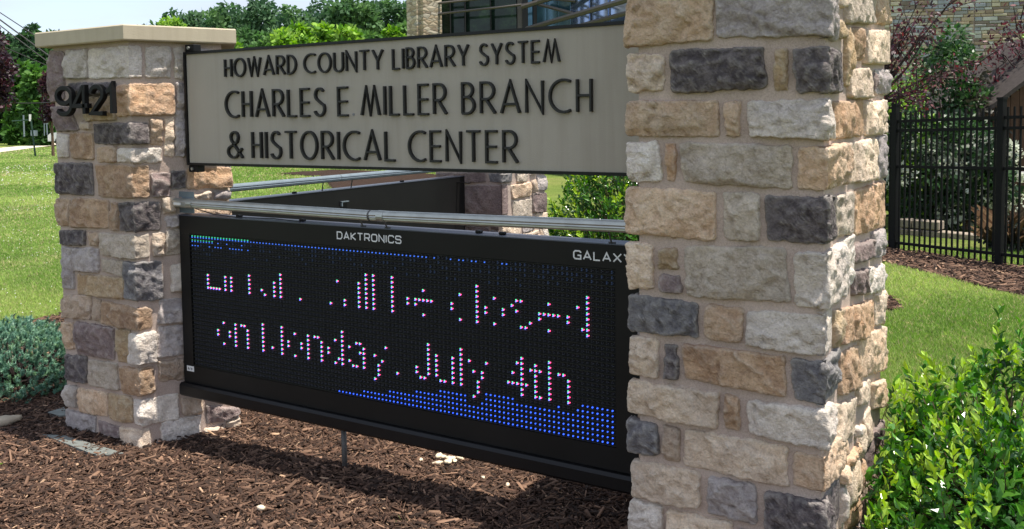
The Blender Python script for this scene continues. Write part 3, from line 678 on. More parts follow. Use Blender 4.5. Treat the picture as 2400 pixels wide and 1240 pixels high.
# ================= house number 9421 (fixed to the left pillar)
# ================= NAME SIGN (front)
NS, S1, S2, SU, SE = .2298, 1.3628, 1.9096, .1146, 2.60
ns = thing('name_sign', 'long grey name board with raised black lettering between the front pillars', 'sign', (1.35, .255, S1))
MB().box(SU+.012, SE, NS+.006, .276, S1+.012, S2-.012).build('panel', M_PANEL, ns)
fr = MB(); fr.box(SU, SE, NS-.004, .282, S2-.0115, S2).box(SU, SE, NS-.004, .282, S1, S1+.0115).box(SU, SU+.0115, NS-.004, .282, S1+.012, S2-.012); fr.build('frame', M_BLACKG, ns)
for z0, z1 in ((S2+.001, S2+.036), (S1-.034, S1-.001)): 
    br = MB().box(SU+.004, SU+.07, NS+.004, .278, z0, z1, .003).build('mounting_block', M_BLACK, ns)
    bb = MB().tube([(SU+.035, NS+.006, (z0+z1)/2), (SU+.035, NS-.004, (z0+z1)/2)], .0075, 8).build('bolt', M_ALU, br)
# lettering: monoline deco capitals as stroked ribbons
def arc(cx, cy, rx, ry, a0, a1, n=14): return [(cx+rx*math.cos(math.radians(a0+(a1-a0)*i/n)), cy+ry*math.sin(math.radians(a0+(a1-a0)*i/n))) for i in range(n+1)]
GL = {
 'H': (.40, [[(0, 0), (0, 1)], [(.40, 0), (.40, 1)], [(0, .5), (.40, .5)]]),
 'O': (.66, [arc(.33, .5, .33, .5, 90, 450, 28)]),
 'W': (.76, [[(0, 1), (.19, 0), (.38, 1), (.57, 0), (.76, 1)]]),
 'A': (.58, [[(0, 0), (.29, 1), (.58, 0)], [(.10, .28), (.48, .28)]]),
 'R': (.44, [[(0, 0), (0, 1), (.18, 1)]+arc(.18, .73, .24, .27, 90, -90, 12)+[(0, .46)], [(.16, .46), (.46, 0)]]),
 'D': (.46, [[(0, 0), (0, 1), (.08, 1)]+arc(.08, .5, .38, .5, 90, -90, 16)+[(0, 0)]]),
 'C': (.60, [arc(.42, .5, .42, .5, 62, 298, 22)]),
 'U': (.46, [[(0, 1)]+arc(.23, .24, .23, .24, 180, 360, 12)+[(.46, 1)]]),
 'N': (.50, [[(0, 0), (0, 1), (.50, 0), (.50, 1)]]),
 'T': (.46, [[(0, 1), (.46, 1)], [(.23, 0), (.23, 1)]]),
 'Y': (.50, [[(0, 1), (.25, .45), (.50, 1)], [(.25, 0), (.25, .47)]]),
 'L': (.34, [[(0, 1), (0, 0), (.34, 0)]]),
 'I': (.0, [[(0, 0), (0, 1)]]),
 'B': (.40, [[(0, 0), (0, 1), (.13, 1)]+arc(.13, .77, .21, .23, 90, -90, 10)+[(0, .54)], [(.13, .54)]+arc(.14, .27, .25, .27, 90, -90, 12)+[(0, 0)]]),
 'S': (.42, [arc(.22, .76, .18, .24, 35, 200, 10)+[(.10, .60), (.30, .44)]+arc(.21, .26, .21, .26, 30, -160, 12)]),
 'E': (.36, [[(.36, 1), (0, 1), (0, 0), (.36, 0)], [(0, .5), (.34, .5)]]),
 'M': (.74, [[(0, 0), (.20, 1), (.37, 0), (.54, 1), (.74, 0)]]),
 '&': (.56, [[(.56, 0), (.16, .66)]+arc(.27, .80, .14, .20, 205, -25, 10)+[(.36, .60), (.10, .42)]+arc(.22, .24, .20, .24, 140, 340, 12)+[(.54, .36)]]),
}
def ribbon(pts, wd):
    pts = [np.array(p, float) for p in pts]; closed = np.linalg.norm(pts[0]-pts[-1]) < 1e-6; n = len(pts); L = []; Rr_ = []
    for i in range(n):
        if closed: a = pts[i-1] if i else pts[-2]; c = pts[(i+1) % n] if i < n-1 else pts[1]
        else: a = pts[max(i-1, 0)]; c = pts[min(i+1, n-1)]
        p = pts[i]; d1 = p-a; d2 = c-p
        if np.linalg.norm(d1) < 1e-9: d1 = d2
        if np.linalg.norm(d2) < 1e-9: d2 = d1
        d1 = d1/np.linalg.norm(d1); d2 = d2/np.linalg.norm(d2); n1 = np.array([-d1[1], d1[0]]); n2 = np.array([-d2[1], d2[0]])
        m = n1+n2; den = 1+n1@n2
        m = m/max(den, .25) if den > .05 else n1
        if np.linalg.norm(m) > 2.2: m = m/np.linalg.norm(m)*2.2
        L.append(p+m*wd/2); Rr_.append(p-m*wd/2)
    return L, Rr_
def word(txt, x0, x1, zb, zt, parent, yface, wd, depth, mat, gap=.16):
    H = zt-zb; wn = sum(GL[c][0]+wd/H for c in txt)+gap*(len(txt)-1); k = (x1-x0)/wn; x = x0
    tot = sum(GL[c][0] for c in txt); k = (x1-x0-wd*len(txt))/max(tot+gap*(len(txt)-1)*1.0, 1e-6)
    for c in txt:
        m = MB(); x += wd/2
        for si, st in enumerate(GL[c][1]):
            P2 = [(x+p[0]*k, zb+wd/2+p[1]*(H-wd)) for p in st]; L, Q = ribbon(P2, wd); n = len(L)
            yf = yface-depth-.0005*si-.0002; yb = yface+.004+.0003*si; b = wd*.14
            V = []
            for (l, q) in zip(L, Q):
                cc = (l+q)/2; li = l+(cc-l)*.22; qi = q+(cc-q)*.22
                V += [(l[0], yb, l[1]), (l[0], yf+.002, l[1]), (li[0], yf, li[1]), (qi[0], yf, qi[1]), (q[0], yf+.002, q[1]), (q[0], yb, q[1])]
            Fc = []
            for i in range(n-1):
                for j in range(5): Fc.append((i*6+j, i*6+j+1, (i+1)*6+j+1, (i+1)*6+j))
            Fc.append((0, 1, 2, 3, 4, 5)); e = (n-1)*6; Fc.append((e+5, e+4, e+3, e+2, e+1, e))
            m.add(V, Fc)
        o = m.build('letter', mat, parent)
        x += wd/2+(GL[c][0]+gap)*k
def numerals():
    GL['9'] = (.5, [arc(.25, .70, .25, .30, 0, 360, 20), [(.5, .70), (.5, .34)]+arc(.25, .30, .25, .30, 0, -150, 12)])
    GL['4'] = (.6, [[(.44, 0), (.44, 1), (.40, 1), (0, .30), (.6, .30)]])
    GL['2'] = (.5, [arc(.25, .72, .25, .28, 170, -30, 14)+[(.02, .02), (.5, 0)]])
    GL['1'] = (.22, [[(0, .78), (.12, .84), (.22, 1), (.22, 0)]])
    for ch, a, b in (('9', 128, 169), ('4', 168, 208), ('2', 208, 243), ('1', 246, 264)):
        xa_ = on(a, 235, 1, -.05)[0]; xb_ = on(b, 235, 1, -.05)[0]
        word(ch, xa_, xb_, 1.606, 1.757, lp, -.032, .0225, .020, M_DIGIT)
        for o in list(bpy.data.objects): 
            if o.name.startswith('letter') and o.parent == lp: o.name = 'numeral'; o['label'] = 'black raised numeral '+ch
numerals()
YF = NS+.006
for t_, a, b, zb, zt in (('HOWARD', .398, .857, 1.777, 1.866), ('COUNTY', .900, 1.347, 1.777, 1.866), ('LIBRARY', 1.394, 1.773, 1.776, 1.865), ('SYSTEM', 1.819, 2.174, 1.775, 1.862)):
    word(t_, a, b, zb, zt, ns, YF, .0080, .013, M_LETTER, .13)
for t_, a, b in (('CHARLES', .397, 1.022), ('E', 1.093, 1.154), ('MILLER', 1.222, 1.664), ('BRANCH', 1.736, 2.304)):
    word(t_, a, b, 1.588, 1.716, ns, YF, .0096, .015, M_LETTER, .16)
for t_, a, b in (('&', .400, .508), ('HISTORICAL', .566, 1.403), ('CENTER', 1.469, 1.990)):
    word(t_, a, b, 1.399, 1.528, ns, YF, .0096, .015, M_LETTER, .16)
MB().tube([(1.174, YF, 1.596), (1.174, YF-.002, 1.596)], .006, 10).build('period_mark', M_GREYPR, ns)

# ================= LED DISPLAY (front)
NL, L1, L2, UL = .1909, .3015, 1.1238, .0908
U0, Z0 = .1737, .4003
ld = thing('led_display', 'black electronic message board with dotted lit text under the name board', 'display', (1.35, .24, L1))
gx0, gx1, gz0, gz1 = U0-.014, U0+111*.02+.014, Z0-.014, Z0+31*.02+.014
cb = MB()
cb.box(UL, 2.60, NL, .285, gz1, L2-.004).box(UL, 2.60, NL, .285, L1, gz0).box(UL, gx0, NL, .285, gz0+.0003, gz1-.0003).box(gx1, 2.60, NL, .285, gz0+.0003, gz1-.0003)
cb.build('cabinet', M_BLACK, ld)
MB().box(UL-.002, 2.60, NL-.002, .288, L2-.004, L2).build('top_plate', M_TOPPL, ld)
scr = MB().box(gx0, gx1, NL+.010, .28, gz0, gz1).build('screen', M_SCREEN, ld)
me = MB(); me.box(gx0+.001, gx1-.001, NL+.001, NL+.010, 0, .0016); lv0 = None
for j in range(33):
    z = Z0-.0108+.02*j
    if lv0 is None:
        lv0 = me.build('louver', M_LOUVER, scr); lv0.location = (0, 0, 0)
        lv0.location.z = 0; base = lv0
        base.data.transform(Matrix.Translation((0, 0, float(ORG[ld.name][2]))))
        base.location.z = z-float(ORG[ld.name][2])
    else:
        c = base.copy(); COL.objects.link(c); c.parent = scr; c.location.z = z-float(ORG[ld.name][2])
LROWS = {4: [56, 81], 5: [57, 82], 6: [10, 14, 18, 23, 29, 33, 37, 41, 45, 47, 50, 51, 53, 57, 62, 68, 69, 73, 74, 76, 78, 82, 92, 95, 96, 98, 102], 7: [14, 18, 23, 26, 29, 37, 41, 46, 47, 49, 53, 57, 67, 70, 72, 76, 78, 82, 92, 95, 98, 102],
 8: [8, 12, 14, 18, 23, 29, 31, 35, 37, 41, 43, 47, 53, 58, 67, 70, 72, 76, 78, 83, 89, 90, 91, 92, 93, 95, 98, 102], 9: [8, 12, 14, 18, 23, 29, 31, 35, 37, 41, 43, 47, 52, 53, 56, 70, 72, 76, 78, 81, 83, 92, 95, 98, 102], 10: [14, 18, 23, 29, 37, 41, 47, 49, 53, 70, 72, 76, 78, 90, 92, 95, 98, 102],
 11: [10, 14, 16, 17, 23, 29, 33, 37, 39, 40, 45, 47, 51, 52, 59, 70, 72, 76, 78, 80, 84, 92, 94, 95, 96, 98, 100, 101], 12: [23, 29, 47, 70, 78, 91, 92, 95, 98], 13: [47, 70, 78, 92, 98],
 19: [5, 6, 7, 8, 9, 11, 13, 19, 24, 27, 29, 35, 44, 48, 52, 54, 56, 61, 69, 78, 82, 86, 92, 93, 98, 106], 20: [5, 11, 13, 19, 23, 27, 29, 48, 52, 54, 56, 61, 82, 94, 105, 106], 21: [5, 11, 13, 19, 27, 29, 52, 54, 56, 61, 65, 67, 76, 82, 84, 88, 96, 102, 106],
 22: [5, 11, 13, 19, 27, 29, 52, 54, 56, 61, 65, 67, 68, 69, 70, 71, 76, 82, 84, 88, 91, 96, 97, 98, 99, 100, 102, 106], 23: [19, 29, 52, 54, 56, 61, 82, 90, 106], 24: [29, 46, 52, 54, 56, 61, 69, 78, 82, 86, 91, 92, 98, 104, 106], 25: [54, 56, 61, 82, 106], 26: [54, 56, 61, 82, 106]}
lit = {(c, r) for r, cs in LROWS.items() for c in cs}
start = {0: 46, 1: 53, 2: 60, 3: 67, 4: 73, 5: 84, 6: 105}
groups = {}
def diode(kind, x, z, r):
    groups.setdefault(kind, []).append((x, z, r))
RD = random.Random(3)
for r in range(32):
    for c in range(112):
        x = U0+.02*c; z = Z0+.02*r
        G_, B_, R_ = (x-.0030, z+.0030), (x-.0030, z-.0034), (x+.0034, z-.0002)
        if (c, r) in lit:
            diode('g', *G_, .0022); diode('b', *B_, .0025); diode('r', *R_, .0026); continue
        near = any((c+i, r+j) in lit for i in (-1, 0, 1) for j in (-1, 0, 1))
        if r in start and c >= start[r] and not near:
            diode('B', *B_, .0026+.0006*((c*7+r*3) % 4)/3); diode('o', *G_, .0022); diode('o', *R_, .0026); continue
        top = 31-r
        if top == 0 and c < 20: diode('G', *G_, .0030); diode('D', *B_, .0030); diode('o', *R_, .0026); continue
        if top == 1 and c < 8: diode('G', *G_, .0022); diode('D', *B_, .0024); diode('o', *R_, .0026); continue
        if (top == 0 and (c < 66 or (c < 90 and RD.random() < .5))) or (top == 1 and RD.random() < 1-c/26) or (top == 2 and RD.random() < .9-c/24): diode('D', *B_, .0026); diode('o', *G_, .0026); diode('o', *R_, .0026); continue
        if top <= 4 and RD.random() < .5-top*.1: diode('F', *G_, .0025); diode('F', *B_, .0025); diode('o', *R_, .0026); continue
        for q in (G_, B_, R_): diode('o', *q, .0024)
DM = {'g': M_LG, 'b': M_LB, 'r': M_LR, 'B': M_LB2, 'G': M_LG2, 'D': M_LB3, 'F': M_LF, 'o': M_LEDOFF}
DN = {'g': 'lit_green_diodes', 'b': 'lit_blue_diodes', 'r': 'lit_red_diodes', 'B': 'blue_field_diodes', 'G': 'dim_green_diodes', 'D': 'dim_blue_diodes', 'F': 'faint_diodes', 'o': 'unlit_diodes'}
for k, L in groups.items():
    A = np.array(L); n = len(A); an = np.arange(6)*PI/3
    yb_, y1_, y2_ = NL+.0102, NL+.0062, NL+.0040
    ring = lambda f, y: np.stack([A[:, None, 0]+np.cos(an)[None]*A[:, None, 2]*f, np.full((n, 6), y), A[:, None, 1]+np.sin(an)[None]*A[:, None, 2]*f], -1)
    V = np.concatenate([ring(1, yb_), ring(.95, y1_), np.stack([A[:, 0], np.full(n, y2_), A[:, 1]], -1)[:, None]], 1)
    tri = []
    for i in range(6):
        j = (i+1) % 6; tri += [(i, j, 6+j), (i, 6+j, 6+i), (6+i, 6+j, 12)]
    I = (np.array(tri)[None]+np.arange(n)[:, None, None]*13).reshape(-1, 3)
    o = indexed(DN[k], V.reshape(-1, 3), I, 3, DM[k], scr, kind='stuff')
def squared(txt, x0, x1, zb, zt, name):
    SQ = {'D': (1, [[(0, 0), (0, 1), (.75, 1), (1, .75), (1, .25), (.75, 0), (0, 0)]]), 'A': (1.05, [[(0, 0), (.52, 1), (1.05, 0)], [(.2, .3), (.85, .3)]]), 'K': (.95, [[(0, 0), (0, 1)], [(.95, 1), (.1, .5), (.95, 0)]]),
      'T': (1, [[(0, 1), (1, 1)], [(.5, 0), (.5, 1)]]), 'R': (1, [[(0, 0), (0, 1), (.85, 1), (1, .85), (1, .55), (.85, .42), (0, .42)], [(.6, .42), (1, 0)]]),
      'O': (1.05, [[(.2, 0), (0, .2), (0, .8), (.2, 1), (.85, 1), (1.05, .8), (1.05, .2), (.85, 0), (.2, 0)]]), 'N': (1, [[(0, 0), (0, 1), (1, 0), (1, 1)]]), 'I': (.02, [[(0, 0), (0, 1)]]),
      'C': (1, [[(1, .75), (1, .85), (.85, 1), (.2, 1), (0, .8), (0, .2), (.2, 0), (.85, 0), (1, .15), (1, .25)]]), 'S': (1, [[(1, .78), (1, .85), (.85, 1), (.15, 1), (0, .85), (0, .65), (.15, .52), (.85, .52), (1, .38), (1, .15), (.85, 0), (.15, 0), (0, .15), (0, .24)]]),
      'G': (1, [[(1, .78), (1, .85), (.85, 1), (.2, 1), (0, .8), (0, .2), (.2, 0), (1, 0), (1, .45), (.55, .45)]]), 'L': (.85, [[(0, 1), (0, 0), (.85, 0)]]), 'X': (1.05, [[(0, 0), (1.05, 1)], [(0, 1), (1.05, 0)]]), 'Y': (1.05, [[(0, 1), (.52, .45), (1.05, 1)], [(.52, 0), (.52, .45)]])}
    wd = .0052; gp = .42; tot = sum(SQ[c][0] for c in txt)+gp*(len(txt)-1); k = (x1-x0-wd)/tot; x = x0+wd/2; m = MB()
    for ci, c in enumerate(txt):
        for si, st in enumerate(SQ[c][1]):
            L, Q = ribbon([(x+p[0]*k, zb+wd/2+p[1]*(zt-zb-wd)) for p in st], wd); y = NL-.0006-.0002*si; n = len(L)
            V = []
            for l, q in zip(L, Q): V += [(l[0], NL+.001, l[1]), (l[0], y, l[1]), (q[0], y, q[1]), (q[0], NL+.001, q[1])]
            Fc = [(i*4+j, i*4+j+1, i*4+j+5, i*4+j+4) for i in range(n-1) for j in range(3)]+[(0, 1, 2, 3), (n*4-1, n*4-2, n*4-3, n*4-4)]
            m.add(V, Fc)
        x += (SQ[c][0]+gp)*k
    return m.build(name, M_WHITE, ld)
squared('DAKTRONICS', 1.104, 1.453, 1.064, 1.098, 'maker_lettering')
squared('GALAXY', 2.241, 2.475, 1.058, 1.092, 'model_lettering')
sk_ = MB().box(.113, .163, NL-.0012, NL+.001, .357, .383).build('sticker', M_WHITE, ld)
pr = MB(); 
for i, x in enumerate((.121, .1225, .127, .1395, .145, .1475)): pr.box(x, x+.003+.001*(i % 3), NL-.0017, NL-.0012, .363+.003*(i % 2), .377-.002*(i % 3))
pr.build('print', M_GREYPR, sk_)
for px, py in ((708, 511), (1122, 536), (1177, 541), (560, 507)):
    q = on(px, py, 1, .235); MB().box(q[0]-.012, q[0]+.012, .225, .25, L2, L2+.011, .003).build('bolt', M_BLACK, ld)

# support beam below the display
sb = thing('support_beam', 'square black steel beam running under the message board', 'beam', (1.3, .2, .24))
bx0 = on(417, 905, 1, .162)[0]
MB().box(bx0, 2.62, .162, .262, .2357, .2995, .011).build('tube', M_BLACKG, sb, org=None)
o = MB().tube([(on(808, 1050, 1, .23)[0], .23, .0), (on(806, 1050, 1, .23)[0], .23, .236)], .012, 10).build('support_rod', M_STEEL, None, True)
props(o, 'thin vertical grey rod standing in the mulch under the message board', 'rod')

# ================= light bars
def ribbed(p0, p1, r, mat, parent, name='tube', n=28):
    p0 = np.array(p0, float); p1 = np.array(p1, float); t = (p1-p0)/np.linalg.norm(p1-p0); u = np.cross(t, (0, 0, 1.)); u /= np.linalg.norm(u); v = np.cross(u, t)
    m = MB(); V = []
    for p in (p0, p1):
        for k in range(n):
            a = 2*PI*k/n; rr = r*(1 if (math.sin(a) > .25 or k % 2) else .86); V.append(tuple(p+u*math.cos(a)*rr+v*math.sin(a)*rr))
    Fc = [(k, (k+1) % n, n+(k+1) % n, n+k) for k in range(n)]+[tuple(reversed(range(n))), tuple(range(n, 2*n))]
    m.add(V, Fc); return m.build(name, mat, parent)
TZ, TY = 1.181, .19
lb = thing('light_bar', 'ribbed silver tube light mounted just above the front message board', 'light', (1.3, TY, TZ), 'tube lights above the message boards')
xj = on(869, 498, 1, TY)[0]
ribbed((.058, TY, TZ+.001), (xj-.004, TY, TZ-.007), .0225, M_ALU, lb); ribbed((xj+.004, TY, TZ-.007), (2.64, TY, TZ+.010), .0225, M_ALU, lb)
MB().tube([(xj-.004, TY, TZ-.007), (xj+.004, TY, TZ-.007)], .0235, 16).build('joint_ring', M_STEEL, lb)
MB().tube([(on(888, 500, 1, TY)[0], TY, TZ-.007), (on(903, 500, 1, TY)[0], TY, TZ-.007)], .0245, 16).build('clamp', M_ALU, lb)
MB().tube([(on(443, 480, 1, TY)[0], TY, TZ), (on(456, 480, 1, TY)[0], TY, TZ)], .0245, 16).build('clamp', M_ALU, lb)
MB().box(on(416, 480, 1, TY)[0], on(432, 480, 1, TY)[0], TY-.0242, TY-.02, TZ-.008, TZ+.004).build('rating_label', M_WHITE, lb)
for px in (846, 903, 1430):
    x = on(px, 520, 1, TY)[0]
    h = MB().tube([(x, TY-.012, TZ-.018), (x, TY-.004, TZ-.03), (x, TY+.01, L2+.004)], .0035, 6).tube([(x-.012, TY+.012, L2+.003), (x+.016, TY+.012, L2+.003)], .003, 6).build('hanger', M_STEEL, lb)
pa = on(412, 450, 1, .215); pb = on(455, 500, 1, .215)
MB().box(pa[0], pb[0], .213, .218, pb[2]+.0, pa[2]+.004).build('bracket_plate', M_PLATE, lb)
wr = thing('cable', 'thin dark cable sagging along the top edge of the message board', 'cable', (.4, .2, 1.13))
MB().tube([on(452, 487, 1, .2), on(500, 502, 1, .2), on(560, 510, 1, .2), on(640, 512, 1, .2), on(705, 520, 1, .2)], .0022, 6).build('wire', M_WIRE, wr)

# ================= second sign pair (rear leg of the V)
n2 = thing('name_sign', 'second name board facing away, hidden behind the front board', 'sign', (-.3, 1.9, S1))
MB().box(-.335, -.285, .64, 3.22, S1+.012, S2-.012).build('panel', M_BLACK, n2)
MB().box(-.345, -.275, .64, 3.22, S2-.0115, S2).box(-.345, -.275, .64, 3.22, S1, S1+.0115).build('frame', M_BLACKG, n2)
l2 = thing('led_display', 'rear message board cabinet seen from its plain black back side', 'display', (-.3, 1.9, L1))
MB().box(-.345, -.25, .64, 3.17, L1, L2-.004).build('cabinet', M_BLACK, l2)
MB().box(-.348, -.247, .64, 3.175, L2-.004, L2).build('top_plate', M_TOPPL, l2)
for px, py in ((690, 455), (942, 430)):
    q = on(px, py, 0, -.29); MB().box(-.302, -.278, q[1]-.013, q[1]+.013, L2, L2+.011, .003).build('bolt', M_BLACK, l2)
MB().box(-.25, -.13, 3.06, 3.075, 1.073, 1.079).build('bracket', M_BLACKG, l2)
q = on(806, 472, 0, -.249); hd = MB(); hd.box(-.25, -.235, q[1]-.035, q[1]+.035, q[2]-.004, q[2]+.002).box(-.25, -.236, q[1]-.035, q[1]-.025, q[2]-.03, q[2]).build('handle', M_PLATE, l2)
b2 = thing('support_beam', 'rear black beam under the back message board', 'beam', (-.28, 1.9, .24))
MB().box(-.33, -.22, .62, 3.25, .2357, .2995, .011).build('tube', M_BLACKG, b2)
lb2 = thing('light_bar', 'blue grey tube light above the rear message board, seen in the gap', 'light', (-.25, 1.8, 1.2), 'tube lights above the message boards')
yj = on(795, 418, 0, -.25)[1]
ribbed((-.25, .66, 1.197), (-.25, yj, 1.197), .0225, M_PLATE, lb2); ribbed((-.25, yj+.003, 1.197), (-.25, 3.2, 1.197), .0225, M_PLATE, lb2)
for px in (758, 826):
    y = on(px, 440, 0, -.25)[1]; MB().tube([(-.25, y, 1.18), (-.262, y, L2)], .004, 6).build('hanger', M_STEEL, lb2)

# ------------------------------------------------------------------ foliage helpers
def rand_dirs(R, n): v = R.normal(size=(n, 3)); return v/np.linalg.norm(v, axis=1)[:, None]
def leaf_cards(c, d, up, L, W):
    """c base, d direction, up normal; 6-gon leaf bent"""
    s = np.cross(d, up); s /= np.linalg.norm(s, axis=1)[:, None]+1e-9
    L = L[:, None]; W = W[:, None]
    return np.stack([c, c+d*L*.3+s*W*.42-up*L*.03, c+d*L*.65+s*W*.4-up*L*.05, c+d*L-up*L*.12, c+d*L*.65-s*W*.4-up*L*.05, c+d*L*.3-s*W*.42-up*L*.03], 1)
def folded_leaf(c, d, up, L, W):
    """two quads sharing a midrib -> (n,8,3) verts as 2 quads"""
    s = np.cross(d, up); s /= np.linalg.norm(s, axis=1)[:, None]+1e-9; n_ = np.cross(s, d)
    L = L[:, None]; W = W[:, None]
    a = c; m1 = c+d*L*.5-n_*L*.02; tip = c+d*L-n_*L*.14
    r1 = c+d*L*.32+s*W*.5+n_*W*.16; r2 = c+d*L*.72+s*W*.38+n_*W*.10
    l1 = c+d*L*.32-s*W*.5+n_*W*.16; l2 = c+d*L*.72-s*W*.38+n_*W*.10
    return np.stack([a, r1, r2, tip, m1, a, m1, tip, l2, l1], 1)
def pick(R, n, cols, p=None): 
    c = np.array([S(*x)[:3] for x in cols]); return c[R.choice(len(cols), n, p=p)]
def tree(name, label, cat, base, H, crown, cols, nl, ls, seed, trunk_r=.2, mat=None, group=None, bark=None, zsq=1.0, lean=0, cone=False, clumps=26, limbs=5, shell=.55):
    """crown: list of (dx,dy,dz,rx,ry,rz) lobes relative to the base"""
    R = np.random.RandomState(seed); t = thing(name, label, cat, base, group); base = np.array(base, float)
    ctr = np.array([[l[0], l[1], l[2]] for l in crown]); rad = np.array([[l[3], l[4], l[5]] for l in crown])
    top = ctr[:, 2].max()
    tb = MB(); pts = [base+np.array([lean*.2*k, 0, top*.25*k]) for k in range(4)]
    tb.tube(pts, [trunk_r, trunk_r*.8, trunk_r*.62, trunk_r*.4], 8)
    for k in range(min(limbs*len(crown), 24)):
        i = k % len(crown); d = ctr[i]+rad[i]*rand_dirs(R, 1)[0]*.6; s0 = base+np.array([lean*.2, 0, top*R.uniform(.25, .7)])
        mid = (s0+base+d)/2+R.normal(0, .08, 3)*rad[i]; tb.tube([s0, mid, base+d], [trunk_r*.32, trunk_r*.2, trunk_r*.06], 5)
    tb.build('trunk', bark or M_BARK, t)
    vol = (rad[:, 0]*rad[:, 1]*rad[:, 2])**(2/3); pr = vol/vol.sum(); k = R.choice(len(crown), clumps*len(crown), p=pr)
    dd = rand_dirs(R, len(k)); rr = R.uniform(shell, 1, len(k))**.5
    cc = ctr[k]+rad[k]*dd*rr[:, None]; cr_ = rad[k].mean(1)*R.uniform(.22, .42, len(k))
    j = R.choice(len(k), nl, p=cr_**2/(cr_**2).sum()); d2 = rand_dirs(R, nl); P = cc[j]+d2*(cr_[j]*R.uniform(.35, 1.08, nl)**.6)[:, None]*np.array([1, 1, .75*zsq])
    if cone:
        f = np.clip(1-(P[:, 2]-ctr[0][2]+rad[0][2])/(2*rad[0][2]), .04, 1); P[:, :2] *= (f**.8)[:, None]*1.25
    P = P+base
    d = rand_dirs(R, nl)*.8+d2*.7; d[:, 2] -= .1; d /= np.linalg.norm(d, axis=1)[:, None]
    up = rand_dirs(R, nl)+np.array([0, 0, .9]); up = np.cross(np.cross(d, up), d); up /= np.linalg.norm(up, axis=1)[:, None]+1e-9
    L = ls*R.uniform(.6, 1.4, nl); V = leaf_cards(P, d, up, L, L*R.uniform(.45, .7, nl))
    tint = pick(R, len(k), cols)[j]*R.uniform(.75, 1.25, (nl, 1))
    poly_soup('crown', V.reshape(-1, 3), 6, mat or M_FARLEAF, t, tint)
    return t
G0 = lambda x, y: float(g(x, y))

